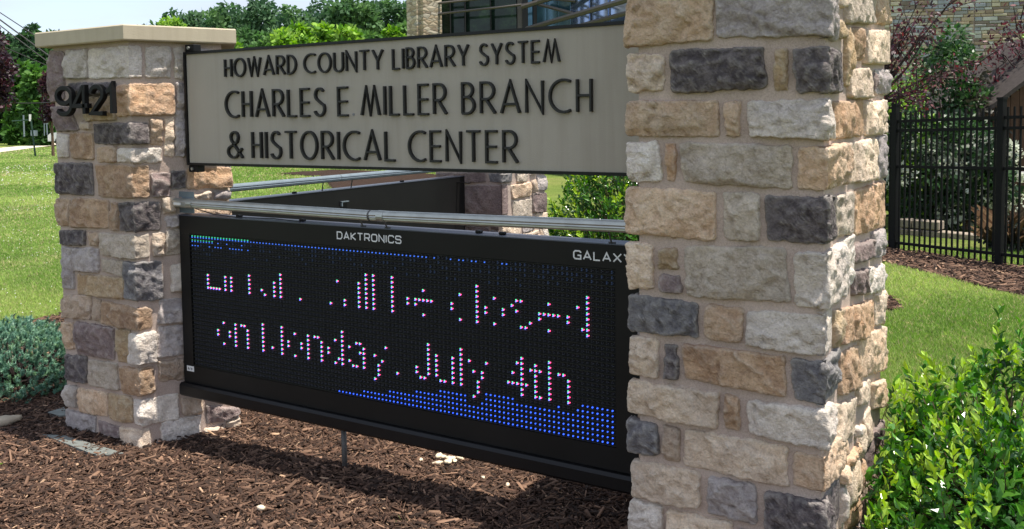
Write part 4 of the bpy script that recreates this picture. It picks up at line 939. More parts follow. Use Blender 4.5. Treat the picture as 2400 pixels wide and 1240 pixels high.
# foreground glossy shrub beside the right pillar
def holly(name, label, ctr, rad, ntw, seed, ls, cols, group=None, parts=0, inner=2600, extra=()):
    R = np.random.RandomState(seed); base = (ctr[0], ctr[1], G0(ctr[0], ctr[1])); t = thing(name, label, 'shrub', base, group); base = np.array(base)
    dr = rand_dirs(R, ntw); dr[:, 2] = np.abs(dr[:, 2])*1.0; keep = dr[:, 2] > .02; dr = dr[keep]; ntw = len(dr)
    bumpy = 1+.16*fbm(dr[:, 0]*3+dr[:, 2]*2, dr[:, 1]*3, seed, 2)+R.uniform(-.14, .10, ntw)
    tip = base+dr*np.array(rad)*bumpy[:, None]
    for (ex, ey, ez) in extra:
        tip = np.concatenate([tip, np.array([ex, ey, ez])+R.normal(0, .05, (14, 3))]); dr = np.concatenate([dr, np.tile(np.array([0, 0, 1.]), (14, 1))+R.normal(0, .4, (14, 3))])
    ntw = len(tip)
    st = MB(); m = 11; Cs = []; Ds = []; Us = []; Ls = []; Ts = []; tone = []
    gdir = dr*.95+np.array([0, 0, .32])+R.normal(0, .22, (ntw, 3)); gdir /= np.linalg.norm(gdir, axis=1)[:, None]
    for i in range(ntw):
        L = R.uniform(.08, .15)*ls/.04; a = tip[i]-gdir[i]*L
        if i % 2 == 0: st.tube([base+(a-base)*.15, base+(a-base)*.6+R.normal(0, .02, 3), a, tip[i]], [.006, .0035, .0022, .001], 4, False)
        u = np.cross(gdir[i], rand_dirs(R, 1)[0]); u /= np.linalg.norm(u); v = np.cross(gdir[i], u); ph = R.uniform(0, 6)
        young = R.rand() < .4
        for k in range(m):
            f = k/(m-1); an = ph+k*2.4; o = u*math.cos(an)+v*math.sin(an)
            Cs.append(a+gdir[i]*L*f); q = o*(1-.5*f)+gdir[i]*(.55+.6*f)+np.array([0, 0, .15]); Ds.append(q/np.linalg.norm(q)); Us.append(gdir[i]*1.0-o*.5+R.normal(0, .25, 3))
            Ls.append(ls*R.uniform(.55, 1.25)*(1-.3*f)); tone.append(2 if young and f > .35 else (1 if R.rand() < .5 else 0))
    ni = inner; dd = rand_dirs(R, ni); dd[:, 2] = np.abs(dd[:, 2]); pin = base+dd*np.array(rad)*R.uniform(.45, .95, ni)[:, None]
    Cs = np.concatenate([np.array(Cs), pin]); di = rand_dirs(R, ni)+dd*.8; di /= np.linalg.norm(di, axis=1)[:, None]; Ds = np.concatenate([np.array(Ds), di])
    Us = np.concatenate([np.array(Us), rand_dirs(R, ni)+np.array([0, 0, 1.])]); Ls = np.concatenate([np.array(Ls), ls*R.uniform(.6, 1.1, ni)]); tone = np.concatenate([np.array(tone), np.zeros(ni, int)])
    Us = Us-(Us*Ds).sum(1)[:, None]*Ds; Us /= np.linalg.norm(Us, axis=1)[:, None]+1e-9
    V = folded_leaf(Cs, Ds, Us, Ls, Ls*R.uniform(.42, .55, len(Ls)))
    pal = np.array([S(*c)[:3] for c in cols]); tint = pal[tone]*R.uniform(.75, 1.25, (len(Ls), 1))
    st.build('stems', M_BARK, t)
    ok = np.ones(len(Ls), bool)
    # nothing may grow inside the masonry
    pc = V.mean(1); ok &= ~((pc[:, 0] < 3.235) & (pc[:, 1] < 1.0) & (pc[:, 0] > 2.5) & (pc[:, 1] > -.15))
    ok &= pc[:, 2] > base[2]+.01
    V = V[ok]; tint = tint[ok]; Cs = Cs[ok]
    order = np.argsort(np.linalg.norm(Cs-CAM, axis=1)+R.normal(0, .12, len(Cs)))
    sel = order[:parts]; rest = order[parts:]
    for i in sel:
        off = ORG[t.name]; me = bpy.data.meshes.new('leaf'); vv = (V[i]-off)
        me.from_pydata([tuple(vv[k]) for k in (0, 1, 2, 3, 4, 8, 9)], [], [(0, 1, 2, 4), (4, 2, 3), (0, 4, 5, 6), (4, 3, 5)]); set_tint(me, np.tile(tint[i], (7, 1))); me.materials.append(M_GLOSS)
        o = bpy.data.objects.new('leaf', me); COL.objects.link(o); o.parent = t
    A = V[rest].reshape(-1, 10, 3); A = A[:, [0, 1, 2, 4, 4, 2, 3, 3, 0, 4, 8, 9, 4, 3, 8, 8]].reshape(-1, 3)
    o = poly_soup('foliage', A, 4, M_GLOSS, t, np.repeat(tint[rest], 4, axis=0)); o['kind'] = 'stuff'
    return t
HC = [(48, 90, 36), (84, 134, 44), (156, 188, 70)]
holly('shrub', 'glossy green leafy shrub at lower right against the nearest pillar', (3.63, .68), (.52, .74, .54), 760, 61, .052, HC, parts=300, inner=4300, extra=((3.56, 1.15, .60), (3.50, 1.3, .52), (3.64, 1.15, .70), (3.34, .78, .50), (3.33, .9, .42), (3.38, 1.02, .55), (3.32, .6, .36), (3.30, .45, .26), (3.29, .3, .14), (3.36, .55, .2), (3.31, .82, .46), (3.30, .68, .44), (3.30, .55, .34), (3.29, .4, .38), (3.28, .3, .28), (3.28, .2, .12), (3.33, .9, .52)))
holly('shrub', 'bright green rounded shrub behind the light tube between rear and right pillars', tuple(at(1466, 560, 8.3)[:2]), (.92, .8, 1.3), 760, 62, .065, [(52, 92, 34), (78, 124, 40), (150, 180, 60)], inner=4200)

# juniper
def juniper(ctr, rad, seed):
    R = np.random.RandomState(seed); base = np.array([ctr[0], ctr[1], G0(*ctr)])
    t = thing('juniper_shrub', 'low blue green juniper spreading beside the left pillar', 'shrub', base)
    nt_ = 2600; d = rand_dirs(R, nt_); d[:, 2] = np.abs(d[:, 2]); bm = 1+.30*fbm(d[:, 0]*4, d[:, 1]*4+d[:, 2]*3, seed, 3)
    tip = base+d*np.array(rad)*(bm*R.uniform(.8, 1.05, nt_))[:, None]
    V = []; T = []; m = 30; pal = np.array([S(112, 150, 130)[:3], S(146, 180, 154)[:3], S(84, 120, 100)[:3], S(124, 158, 120)[:3]])
    gd = d*.7+np.array([0, 0, .6])+R.normal(0, .3, (nt_, 3)); gd /= np.linalg.norm(gd, axis=1)[:, None]
    i = np.repeat(np.arange(nt_), m); f = np.tile(np.linspace(0, 1, m), nt_); L = R.uniform(.018, .042, nt_)[i]
    c = tip[i]-gd[i]*(L*(1-f))[:, None]; o = rand_dirs(R, len(i)); o -= (o*gd[i]).sum(1)[:, None]*gd[i]; o /= np.linalg.norm(o, axis=1)[:, None]
    dd = o*.8+gd[i]*.7; dd /= np.linalg.norm(dd, axis=1)[:, None]; s = np.cross(dd, rand_dirs(R, len(i))); s /= np.linalg.norm(s, axis=1)[:, None]; ln = R.uniform(.012, .024, len(i))[:, None]
    V = np.stack([c-s*.003, c+s*.003, c+dd*ln], 1); tt = pal[R.choice(4, nt_, p=[.35, .3, .2, .15])][i]*R.uniform(.8, 1.2, (len(i), 1))
    poly_soup('foliage', V.reshape(-1, 3), 3, M_LEAF, t, tt)
    st = MB()
    for k in range(60): st.tube([base+np.array([0, 0, .0]), base+(tip[k]-base)*.5+R.normal(0, .02, 3), tip[k]], [.012, .007, .002], 4, False)
    st.build('stems', M_DBARK, t)
juniper(tuple(on(38, 852, 2, .12)[:2]), (.50, .50, .37), 71)

# little plants
def sprig(name, label, base, n, ln, seed, cols, up=.6):
    R = np.random.RandomState(seed); t = thing(name, label, 'plant', base); base = np.array(base, float)
    d = rand_dirs(R, n); d[:, 2] = np.abs(d[:, 2])*up+.2; d /= np.linalg.norm(d, axis=1)[:, None]; st = MB()
    c = base+d*ln*.4; upv = np.tile(np.array([0, 0, 1.]), (n, 1))+R.normal(0, .2, (n, 3)); upv -= (upv*d).sum(1)[:, None]*d; upv /= np.linalg.norm(upv, axis=1)[:, None]
    L = ln*R.uniform(.7, 1.2, n); V = leaf_cards(c, d, upv, L, L*.45)
    for k in range(n): st.tube([base, c[k]], .0012, 4)
    st.build('stem', M_BARK, t); poly_soup('leaves', V.reshape(-1, 3), 6, M_LEAF, t, pick(R, n, cols))
q = on(478, 1000, 1, .40); sprig('seedling', 'small green seedling growing at the foot of the left pillar', (q[0]+.02, .33, .02), 9, .05, 81, [(70, 110, 44), (92, 130, 50)])
q = on(945, 1228, 2, .02); sprig('weed', 'tiny pale green weed in the mulch at the bottom edge', tuple(q), 8, .028, 82, [(130, 165, 80), (150, 178, 96)])
q = on(3, 1090, 2, .01); sprig('weed', 'tiny green weed in the mulch at the far left edge', tuple(q), 5, .02, 83, [(120, 160, 70)])

# pale stones in the mulch
M_PEB = plain('pale_limestone', S(222, 205, 178), .8, 0, .2, 14, .12, 50, .5)
def pebble(name, label, c, r, seed, grp=None, mat=None, cat='stone'):
    R = np.random.RandomState(seed); import itertools
    th = np.linspace(0, PI, 7)[1:-1]; ph = np.arange(9)*2*PI/9; V = [(0, 0, 1)]+[(math.sin(a)*math.cos(b), math.sin(a)*math.sin(b), math.cos(a)) for a in th for b in ph]+[(0, 0, -1)]
    V = np.array(V)*(1+.18*R.normal(size=(len(V), 1))*.6)*np.array(r); an = R.uniform(0, PI); Q = V.copy(); Q[:, 0] = V[:, 0]*math.cos(an)-V[:, 1]*math.sin(an); Q[:, 1] = V[:, 0]*math.sin(an)+V[:, 1]*math.cos(an)
    Fc = [(0, 1+k, 1+(k+1) % 9) for k in range(9)]+[(1+i*9+k, 1+(i+1)*9+k, 1+(i+1)*9+(k+1) % 9, 1+i*9+(k+1) % 9) for i in range(4) for k in range(9)]+[(len(V)-1, 37+(k+1) % 9, 37+k) for k in range(9)]
    o = mesh_obj(name, Q+np.array(c), Fc, mat or M_PEB, None, True, org=c); return props(o, label, cat, grp)
R = np.random.RandomState(9)
for k in range(16):
    px = 1040+R.normal(0, 20); py = 1082+R.normal(0, 7); q = on(px, py, 2, .045); zz = G0(q[0], q[1]); q[2] = zz+.014+.006*(k % 3)
    pebble('broken_stone', 'pale broken stone in the small heap under the message board', q, (R.uniform(.012, .026), R.uniform(.009, .016), R.uniform(.006, .011)), 90+k, 'heap of pale broken stones')
for px, py, s_, lb_ in ((612, 1190, .014, 'white pebble lying alone in the foreground mulch'), (1190, 1136, .01, 'pale pebble in the mulch just under the board at centre right'), (1132, 1119, .008, 'small white pebble right of the stone heap')):
    q = on(px, py, 2, .0); q[2] = G0(q[0], q[1])+.02; q = on(px, py, 2, q[2]); pebble('pebble', lb_, q, (s_*1.5, s_, s_*.8), int(px))
q = on(12, 986, 2, .03); pebble('rock', 'flat tan rock at the left edge below the juniper', q, (.075, .045, .026), 55, None, plain('tan_rock', S(172, 158, 138), .9, 0, .2, 14, .2, 50, .6), 'rock')
# flush concrete slab at the foot of the left pillar
M_SLAB = plain('pale_concrete', S(112, 116, 112), .7, 0, .3, 20, .14, 80, .2)
def slab(name, label, pix, z, mat):
    P = [on(x, y, 2, z)[:2] for x, y in pix]; m = MB(); m.prism([tuple(p) for p in P][::-1], z-.03, z); o = m.build(name, mat, None, org=(P[0][0], P[0][1], 0)); return props(o, label, 'slab')
slab('ground_slab', 'pale flush concrete slab half buried in mulch before the left pillar', [(100, 1018), (150, 1020), (292, 1062), (228, 1068)], .016, M_SLAB)
slab('paving_piece', 'grey flat stone sliver peeking out left of the left pillar', [(112, 966), (150, 954), (160, 972), (140, 974)], .022, M_SLAB)

# ------------------------------------------------------------------ iron fence
M_IRON = plain('black_iron', S(14, 14, 15), .7, 0, .2)
fa = at(2095, 592, 10.7); fb = at(2341, 622, 9.5); za, zb_ = fa[2], fb[2]
fd = (fb-fa)[:2]; fl = np.linalg.norm(fd); fd = fd/fl; fn = np.array([fd[1], -fd[0]])
fence = thing('iron_fence', 'tall black iron picket fence along the mulch strip at right', 'fence', (fa[0], fa[1], 0))
def fz(s): return za+(zb_-za)*s/fl
npk = 19; pk0 = None
def fbox(s, w_, z0, z1, dpt, name, slope=False, s2=None):
    m = MB(); p = fa[:2]+fd*s; m.obox((p[0], p[1], (z0+z1)/2), (fd[0], fd[1], 0), (fn[0], fn[1], 0), (0, 0, 1), w_/2, dpt/2, (z1-z0)/2); return m.build(name, M_IRON, fence)
FH = 1.72
for b in range(-2, 3):
    s0 = b*fl
    fbox(s0, .065, fz(s0)-.1, fz(s0)+FH+.02, .065, 'post')
    pc = MB(); p = fa[:2]+fd*s0; pc.obox((p[0], p[1], fz(s0)+FH+.03), (fd[0], fd[1], 0), (fn[0], fn[1], 0), (0, 0, 1), .038, .038, .012); pc.build('post_cap', M_IRON, fence)
    if b == 2: break
    for zz in (.12, FH-.17, FH-.28, 1.02):
        m = MB(); p = fa[:2]+fd*(s0+fl/2); dz = (zb_-za); t_ = np.array([fd[0]*fl, fd[1]*fl, dz]); t_ /= np.linalg.norm(t_)
        m.obox((p[0], p[1], fz(s0+fl/2)+zz), t_, (fn[0], fn[1], 0), (0, 0, 1), fl/2-.033, .013, .016); m.build('rail', M_IRON, fence)
    for k in range(1, npk):
        s = s0+fl*k/npk; fbox(s, .017, fz(s)+.03, fz(s)+FH-.06, .017, 'picket')

# shed behind fence
M_SHED = plain('red_brown_boards', S(84, 60, 48), .8, 0, .3, 8, .25, 60, .3); M_SHROOF = plain('dark_shingles', S(62, 56, 54), .85, 0, .2, 20, .25, 60, .4)
D_ = 13.5
def hv(px0, px1, depth): return at(px0, 300, depth), at(px1, 300, depth)
s0, s1 = hv(2304, 2760, D_); sd_ = (s1-s0)[:2]; sl_ = np.linalg.norm(sd_); sd_ /= sl_; sn = np.array([-sd_[1], sd_[0]])
shed = thing('wooden_shed', 'red brown wooden shed with a gable roof behind the iron fence', 'shed', (s0[0], s0[1], 0))
zeave = at(2318, 258, D_)[2]; nb = 22; zr = at(2318, 258, D_)[2]
for k in range(nb):
    a = s0[:2]+sd_*(sl_*(k+.5)/nb); f = 1-abs((k+.5)/nb-.5)*2; h = zeave+f*sl_*.5*.75-.06
    m = MB(); m.obox((a[0], a[1], h/2-.05), (sd_[0], sd_[1], 0), (sn[0], sn[1], 0), (0, 0, 1), sl_/nb/2-.004, .014, h/2+.05); m.build('board', M_SHED, shed)
m = MB(); c = s0[:2]+sd_*sl_/2+sn*1.0; m.obox((c[0], c[1], zeave/2-.05), (sd_[0], sd_[1], 0), (sn[0], sn[1], 0), (0, 0, 1), sl_/2-.01, .98, zeave/2+.03); m.build('wall', M_SHED, shed)
for sg in (-1, 1):
    m = MB(); pk = s0[:2]+sd_*sl_/2; e_ = pk+sd_*sg*(sl_/2+.22); zt_ = zeave+sl_*.5*.75; ze = zeave-.22*.75
    P = [(*(pk-sn*.22), zt_), (*(pk+sn*2.2), zt_), (*(e_+sn*2.2), ze), (*(e_-sn*.22), ze)]; V = P+[(x, y, z+.07) for x, y, z in P]
    m.add(V, [(0, 3, 2, 1), (4, 5, 6, 7), (0, 1, 5, 4), (1, 2, 6, 5), (2, 3, 7, 6), (3, 0, 4, 7)]); m.build('roof_slope', M_SHROOF, shed)
q = at(2365, 412, 12.6); o = MB().box(-.55, .55, -.05, .05, -.06, .06, .01); o = mesh_obj('bench_board', np.array(o.v)+q, o.f, plain('pale_board', S(150, 150, 150), .7), None, org=q); props(o, 'pale grey horizontal board behind the fence in front of the shed', 'board')

# low retaining wall of blocks behind the fence
rw = thing('block_retaining_wall', 'low grey block retaining wall seen through the fence', 'wall', tuple(at(2200, 560, 11.6)[:2])+(0,))
M_BLK = plain('concrete_block', S(150, 138, 124), .9, 0, .2, 12, .18, 60, .5)
w0 = at(2098, 560, 12.4); w1 = at(2300, 575, 11.6); wd_ = (w1-w0)[:2]; wl = np.linalg.norm(wd_); wd_ /= wl; wn = np.array([wd_[1], -wd_[0]])
zt0 = at(2110, 510, 12.4)[2]
for r in range(4):
    for k in range(6 if r < 3 else 3):
        s = wl*(k+.5+(.5 if r % 2 else 0)*.5)/6; p = w0[:2]+wd_*s+wn*random.uniform(-.012, .012)-wn*.02*r; z = zt0-.085-.13*(3-r)+.02
        m = MB().bbox(-wl/12+.006, wl/12-.006, -.1, .1, -.058, .058, .012); V = np.array(m.v); Q = np.stack([p[0]+wd_[0]*V[:, 0]+wn[0]*V[:, 1], p[1]+wd_[1]*V[:, 0]+wn[1]*V[:, 1], z+V[:, 2]], 1)
        mesh_obj('block', Q, m.f, M_BLK, rw)

# shrubs and purple trees behind the fence
GC = [(58, 92, 46), (78, 112, 56), (104, 138, 74), (44, 72, 38)]
LGC = [(126, 162, 66), (150, 180, 84), (104, 140, 58)]
PC = [(70, 40, 50), (92, 50, 60), (54, 36, 44), (104, 48, 54)]
def bt(px, depth): p = at(px, 560, depth); return (p[0], p[1], G0(p[0], p[1]))
tree('flowering_shrub', 'dark green shrub speckled with white flowers behind the fence', 'shrub', bt(2180, 12.8), 2, [(0, 0, .9, .75, .6, .85), (.35, .2, .7, .6, .5, .7)], [(40, 66, 38), (54, 84, 44), (30, 52, 32), (200, 204, 190)], 9000, .07, 101, .03, M_LEAF, clumps=40)
tree('flowering_shrub', 'second white speckled shrub beside the shed wall behind the fence', 'shrub', bt(2265, 12.6), 2, [(0, 0, .8, .55, .5, .8)], [(40, 66, 38), (54, 84, 44), (30, 52, 32), (196, 200, 184)], 5000, .07, 102, .03, M_LEAF, clumps=40)
tree('leafy_shrub', 'bright yellow green shrub rising above the fence beside the right pillar', 'shrub', bt(2110, 13.6), 2.3, [(0, 0, 1.2, .45, .45, .95), (.2, 0, .9, .5, .5, .8)], LGC, 5500, .075, 103, .03, M_LEAF, clumps=40)
tree('small_tree', 'dark green slender tree behind the fence under the purple branches', 'tree', bt(2215, 14), 3, [(0, 0, 1.9, .5, .5, .95), (.3, 0, 1.5, .5, .4, .6), (-.1, 0, 1.2, .5, .5, .6)], [(52, 84, 46), (72, 102, 56), (40, 62, 40), (60, 58, 48)], 6500, .08, 104, .05, M_LEAF, clumps=34)
def hedge2():
    R = np.random.RandomState(34); n = 16000; px = R.uniform(2050, 2480, n); dpt = R.uniform(15.2, 16.6, n)
    base = CAM[None]+(_F[None]+_R[None]*((px-1200)/CF)[:, None])*dpt[:, None]; base[:, 2] = -.1+R.uniform(0, 1, n)**.8*(1.65+.25*fbm(px*.03, px*0, 3, 3)); d = rand_dirs(R, n); up = rand_dirs(R, n); up -= (up*d).sum(1)[:, None]*d; up /= np.linalg.norm(up, axis=1)[:, None]
    L = .11*R.uniform(.6, 1.3, n); o = poly_soup('hedge_mass', leaf_cards(base, d, up, L, L*.6).reshape(-1, 3), 6, M_LEAF, tint=pick(R, n, [(26, 42, 28), (38, 60, 34), (20, 32, 24), (56, 84, 44)]), kind='stuff')
    props(o, 'dark leafy planting filling the garden behind the iron fence', 'planting')
hedge2()
def plum(name, label, px, depth, seed, targets, nl, ls=.075):
    R = np.random.RandomState(seed); b = np.array(bt(px, depth)); t = thing(name, label, 'tree', b); m = MB(); tips = []
    fork = at(px+2, 250, depth); m.tube([b, (b+fork)/2+np.array([.03, 0, 0]), fork], [.075, .065, .055], 8)
    for (tx, ty) in targets:
        e = at(tx, ty, depth+R.uniform(-.7, .5)); mid = (fork+e)/2+R.normal(0, .07, 3); m.tube([fork, mid, e], [.026, .014, .004], 6)
        for k in range(5):
            f = R.uniform(.35, 1); s_ = fork+(e-fork)*f; e_ = s_+(e-fork)*.18+R.normal(0, .16, 3); m.tube([s_, e_], [.01, .003], 4); tips += [e_, s_*.4+e_*.6]
        tips += [e]
    m.build('trunk', M_DBARK, t); tips = np.array(tips); j = R.choice(len(tips), nl); P = tips[j]+R.normal(0, .085, (nl, 3))
    d = rand_dirs(R, nl); d[:, 2] -= .5; d /= np.linalg.norm(d, axis=1)[:, None]; up = rand_dirs(R, nl); up -= (up*d).sum(1)[:, None]*d; up /= np.linalg.norm(up, axis=1)[:, None]
    L = ls*R.uniform(.6, 1.3, nl); poly_soup('crown', leaf_cards(P, d, up, L, L*.5).reshape(-1, 3), 6, M_LEAF, t, pick(R, nl, PC)*R.uniform(.7, 1.3, (nl, 1)))
plum('purple_leaf_tree', 'purple leafed tree whose dark branches reach out above the fence', 2040, 12.2, 111,
     [(2110, 40), (2150, 10), (2190, 30), (2230, 0), (2130, 90), (2180, 70), (2100, 70), (2140, 236), (2190, 205), (2310, 140), (2225, 165), (2180, 225)], 1250, .06)
mp_post = thing('metal_post', 'black metal post standing inside the garden behind the iron fence', 'post', bt(2200, 13.2)); q = np.array(bt(2200, 13.2)); MB().box(q[0]-.05, q[0]+.05, q[1]-.05, q[1]+.05, q[2], q[2]+1.15).build('shaft', M_IRON, mp_post)
plum('purple_leaf_tree', 'smaller purple leafed tree at the top right corner before the stone wall', 2470, 14.5, 112, [(2390, 90), (2370, 95), (2350, 125), (2330, 115), (2390, 40), (2340, 200), (2300, 210), (2380, 60)], 650)
tree('leafy_shrub', 'light green leafy shrub above the shed roof at the right edge', 'shrub', bt(2392, 16.5), 3, [(0, 0, 2.35, .42, .42, .42), (.5, 0, 2.6, .5, .4, .6)], LGC, 1400, .1, 105, .04, M_LEAF, clumps=26)
# ornamental dry grass
R = np.random.RandomState(8); q = at(2365, 520, 10.6); n = 260; gb_ = np.array([q[0], q[1], G0(q[0], q[1])]); an = R.uniform(0, 2*PI, n); sp = R.uniform(.1, .9, n); h = R.uniform(.2, .55, n)
tipv = np.stack([np.cos(an)*sp*.5, np.sin(an)*sp*.5, h], 1); bs = gb_+R.normal(0, .05, (n, 3))*np.array([1, 1, 0]); sd2 = np.stack([-np.sin(an), np.cos(an), 0*an], 1)*.004
V = np.stack([bs-sd2, bs+sd2, bs+tipv*np.array([.35, .35, .7])+sd2, bs+tipv, bs+tipv*np.array([.35, .35, .7])-sd2], 1)
tg = thing('ornamental_grass', 'rusty dry tuft of ornamental grass behind the fence near the shed', 'grass clump', gb_)
poly_soup('blades', V.reshape(-1, 3), 5, M_GRASS, tg, pick(R, n, [(112, 92, 78), (96, 76, 64), (136, 116, 98)]))
tree('low_shrub', 'very dark low shrub behind the fence at the right edge', 'shrub', bt(2385, 10.6), 1, [(0, 0, .18, .35, .3, .22)], [(34, 44, 34), (26, 34, 28)], 1500, .06, 106, .02, M_LEAF, clumps=20)

# ------------------------------------------------------------------ library building, stone wing at right
M_BST = [plain('wing_stone_%s' % n_, c_, .9, 0, .2, 6, .16, 40, .5) for n_, c_ in (('tan', S(170, 154, 130)), ('cream', S(184, 174, 152)), ('grey', S(146, 144, 140)), ('blue', S(150, 154, 160)), ('brown', S(146, 128, 110)), ('pale', S(180, 180, 172)), ('umber', S(126, 114, 104)))]
lib = thing('library_building', 'large stone and glass building behind the signs', 'building', tuple(at(1700, 300, 30)[:2])+(0,))
WD = 22.0
wa = at(2000, 100, WD); wbb = at(2520, 92, WD-1.0); wdir = (wbb-wa)[:2]; wlen = np.linalg.norm(wdir); wdir /= wlen; wnn = np.array([wdir[1], -wdir[0]])
if wnn@(CAM[:2]-wa[:2]) < 0: wnn = -wnn
m = MB(); c = wa[:2]+wdir*wlen/2-wnn*.16; m.obox((c[0], c[1], 4.4), (wdir[0], wdir[1], 0), (wnn[0], wnn[1], 0), (0, 0, 1), wlen/2, .15, 4.5); wing = m.build('stone_wing', M_MORTAR, lib)
def wall_stones(s0_, s1_, z0_, z1_, seed, single, parent, jn):
    R = random.Random(seed); z = z0_; out = MB(); cnt = 0; mats = []
    while z < z1_:
        h = R.choice((.07, .085, .10, .10, .12)); s = s0_
        while s < s1_:
            w_ = R.uniform(.12, .34) if R.random() < .85 else R.uniform(.3, .45); e = min(s+w_, s1_)
            for j in jn:
                if s < j-.01 < e: e = j-.008
            if e-s > .06:
                pr_ = R.uniform(.015, .04); p = wa[:2]+wdir*(s+e)/2+wnn*(pr_/2-.01)
                b = MB().bbox(-(e-s)/2+.006, (e-s)/2-.006, -pr_/2-.01, pr_/2+.01, -h/2+.006, h/2-.006, .008); V = np.array(b.v)
                Q = np.stack([p[0]+wdir[0]*V[:, 0]+wnn[0]*V[:, 1], p[1]+wdir[1]*V[:, 0]+wnn[1]*V[:, 1], z+h/2+V[:, 2]+.15*V[:, 1]*0], 1)
                if single and cnt < 299: mesh_obj('wall_stone', Q, b.f, R.choice(M_BST), parent); cnt += 1
                else: out.add(Q, b.f); mats += [R.randrange(7)]*len(b.f)
            s = e if e+.0 < s1_ else s1_
            if any(abs(s-(j-.008)) < 1e-6 for j in jn): s += .016
        z += h
    if out.f:
        o = mesh_obj('wall_stones', out.v, out.f, M_BST, parent, mi=mats); o['kind'] = 'stuff'
    return cnt
def sx(px): d = on_plane(px, 100, (wa[0], wa[1], 0), (wnn[0], wnn[1], 0)); return float((d[:2]-wa[:2])@wdir)
def zx(px, py): return float(on_plane(px, py, (wa[0], wa[1], 0), (wnn[0], wnn[1], 0))[2])
jn = [sx(2282)]
zmid = zx(2200, 215); ztop_ = zx(2200, -8)
N1 = wall_stones(sx(2085), sx(2405), zmid, ztop_, 4, True, wing, jn)
wall_stones(sx(2040), sx(2085)-.01, zx(2200, 330), ztop_, 5, False, wing, []); wall_stones(sx(2085), sx(2405), zx(2200, 330), zmid, 6, False, wing, jn)
wall_stones(sx(2405)+.01, wlen, zx(2200, 330), 4.9, 7, False, wing, []); wall_stones(sx(2040), sx(2405), ztop_+.01, 5.2, 8, False, wing, jn)

# glass front, far centre
def brick_mat():
    m, t, b = newmat('ledge_stone'); b.inputs['Roughness'].default_value = .9
    co = t.nodes.new('ShaderNodeTexCoord').outputs['Object']; vo = t.nodes.new('ShaderNodeTexVoronoi'); vo.inputs['Scale'].default_value = 3.2
    mp_ = t.nodes.new('ShaderNodeMapping'); mp_.inputs['Scale'].default_value = (1, 1, 2.6); t.links.new(co, mp_.inputs[0]); t.links.new(mp_.outputs[0], vo.inputs['Vector'])
    r = ramp(t, vo.outputs['Color'], [(.0, S(120, 106, 92)), (.4, S(168, 150, 124)), (.7, S(190, 178, 156)), (1, S(140, 138, 132))])
    v2 = t.nodes.new('ShaderNodeTexVoronoi'); v2.feature = 'DISTANCE_TO_EDGE'; v2.inputs['Scale'].default_value = 3.2; t.links.new(mp_.outputs[0], v2.inputs['Vector'])
    r2 = ramp(t, v2.outputs['Distance'], [(.0, (.35, .35, .35, 1)), (.06, (1, 1, 1, 1))])
    t.links.new(mixc(t, 1.0, r.outputs[0], r2.outputs[0], 'MULTIPLY'), b.inputs['Base Color']); bump(t, b, [(v2.outputs['Distance'], .6)], .05); return m
M_LEDGE = brick_mat()
M_DGLASS, t_, b_ = newmat('painted_reflection_glass'); b_.inputs['Roughness'].default_value = .08; b_.inputs['Specular IOR Level'].default_value = .35
co_ = t_.nodes.new('ShaderNodeTexCoord').outputs['Object']; nn1 = noise(t_, 1.3, 6, .7, co_); rr_ = ramp(t_, nn1.outputs['Fac'], [(.35, S(18, 30, 26)), (.55, S(34, 52, 42)), (.72, S(64, 88, 62))]); t_.links.new(rr_.outputs[0], b_.inputs['Base Color'])  # mottled green of reflected trees painted into the pane colour
M_BGLASS = plain('sky_reflecting_glass', S(150, 170, 205), .06, .85, .5); M_CGLASS = plain('teal_glass', S(70, 104, 122), .1, .5, .5, 1.5, .3)
M_MULL = plain('dark_mullion', S(40, 38, 40), .5, .2, .5); M_SHADE = plain('bronze_sunshade', S(92, 86, 82), .5, .3, .5)
ZB, ZTP = -.2, 9.0
def vert_panel(p0x, d0, p1x, d1, name, mat, z0=ZB, z1=ZTP, th=.12, parent=lib):
    a = at(p0x, 50, d0)[:2]; b = at(p1x, 50, d1)[:2]; dv = b-a; L = np.linalg.norm(dv); dv /= L; nv = np.array([dv[1], -dv[0]]); c = (a+b)/2
    return MB().obox((c[0], c[1], (z0+z1)/2), (dv[0], dv[1], 0), (nv[0], nv[1], 0), (0, 0, 1), L/2, th/2, (z1-z0)/2).build(name, mat, parent)
vert_panel(962, 31.5, 985, 31, 'pier', M_LEDGE, th=.3); vert_panel(985.5, 31, 1029, 31.6, 'pier', M_LEDGE, th=.3)
for a, b in ((1030, 1090), (1091, 1150), (1151, 1212)): vert_panel(a+.6, 32.2, b-.6, 32.0, 'glass_pane', M_DGLASS)
for x in (1030, 1056, 1090.5, 1150.5, 1213): vert_panel(x-.9, 31.95, x+.9, 31.95, 'mullion', M_MULL, th=.2)
vert_panel(1213, 31.6, 1224, 31.6, 'corner_post', M_SHADE, th=.3); vert_panel(1224, 31.5, 1240, 31.5, 'corner_post', M_MULL, th=.3); vert_panel(1240, 31.4, 1250, 31.3, 'glass_pane', M_CGLASS); vert_panel(1250, 31.2, 1261, 31.2, 'corner_post', M_MULL, th=.35)
for a, b in ((1262, 1284), (1285, 1310), (1311, 1340)): vert_panel(a, 31.0-(a-1262)*.02, b, 31.0-(b-1262)*.02, 'glass_pane', M_CGLASS)
for k, (a, b) in enumerate(((1341, 1385), (1386, 1429), (1430, 1474), (1475, 1530), (1531, 1590))): vert_panel(a, 29.2-k*1.1, b, 28.1-k*1.1, 'glass_pane', M_BGLASS)
for x, d in ((1385.5, 28.0), (1429.5, 26.9), (1474.5, 25.8)): vert_panel(x-.5, d, x+.5, d, 'mullion', M_MULL, th=.1)
vert_panel(1590, 23.5, 2040, 22.6, 'stone_wall', M_LEDGE)
vert_panel(1225, 36, 1990, 33, 'roof_block', M_LEDGE, 0, 8.6, 3)
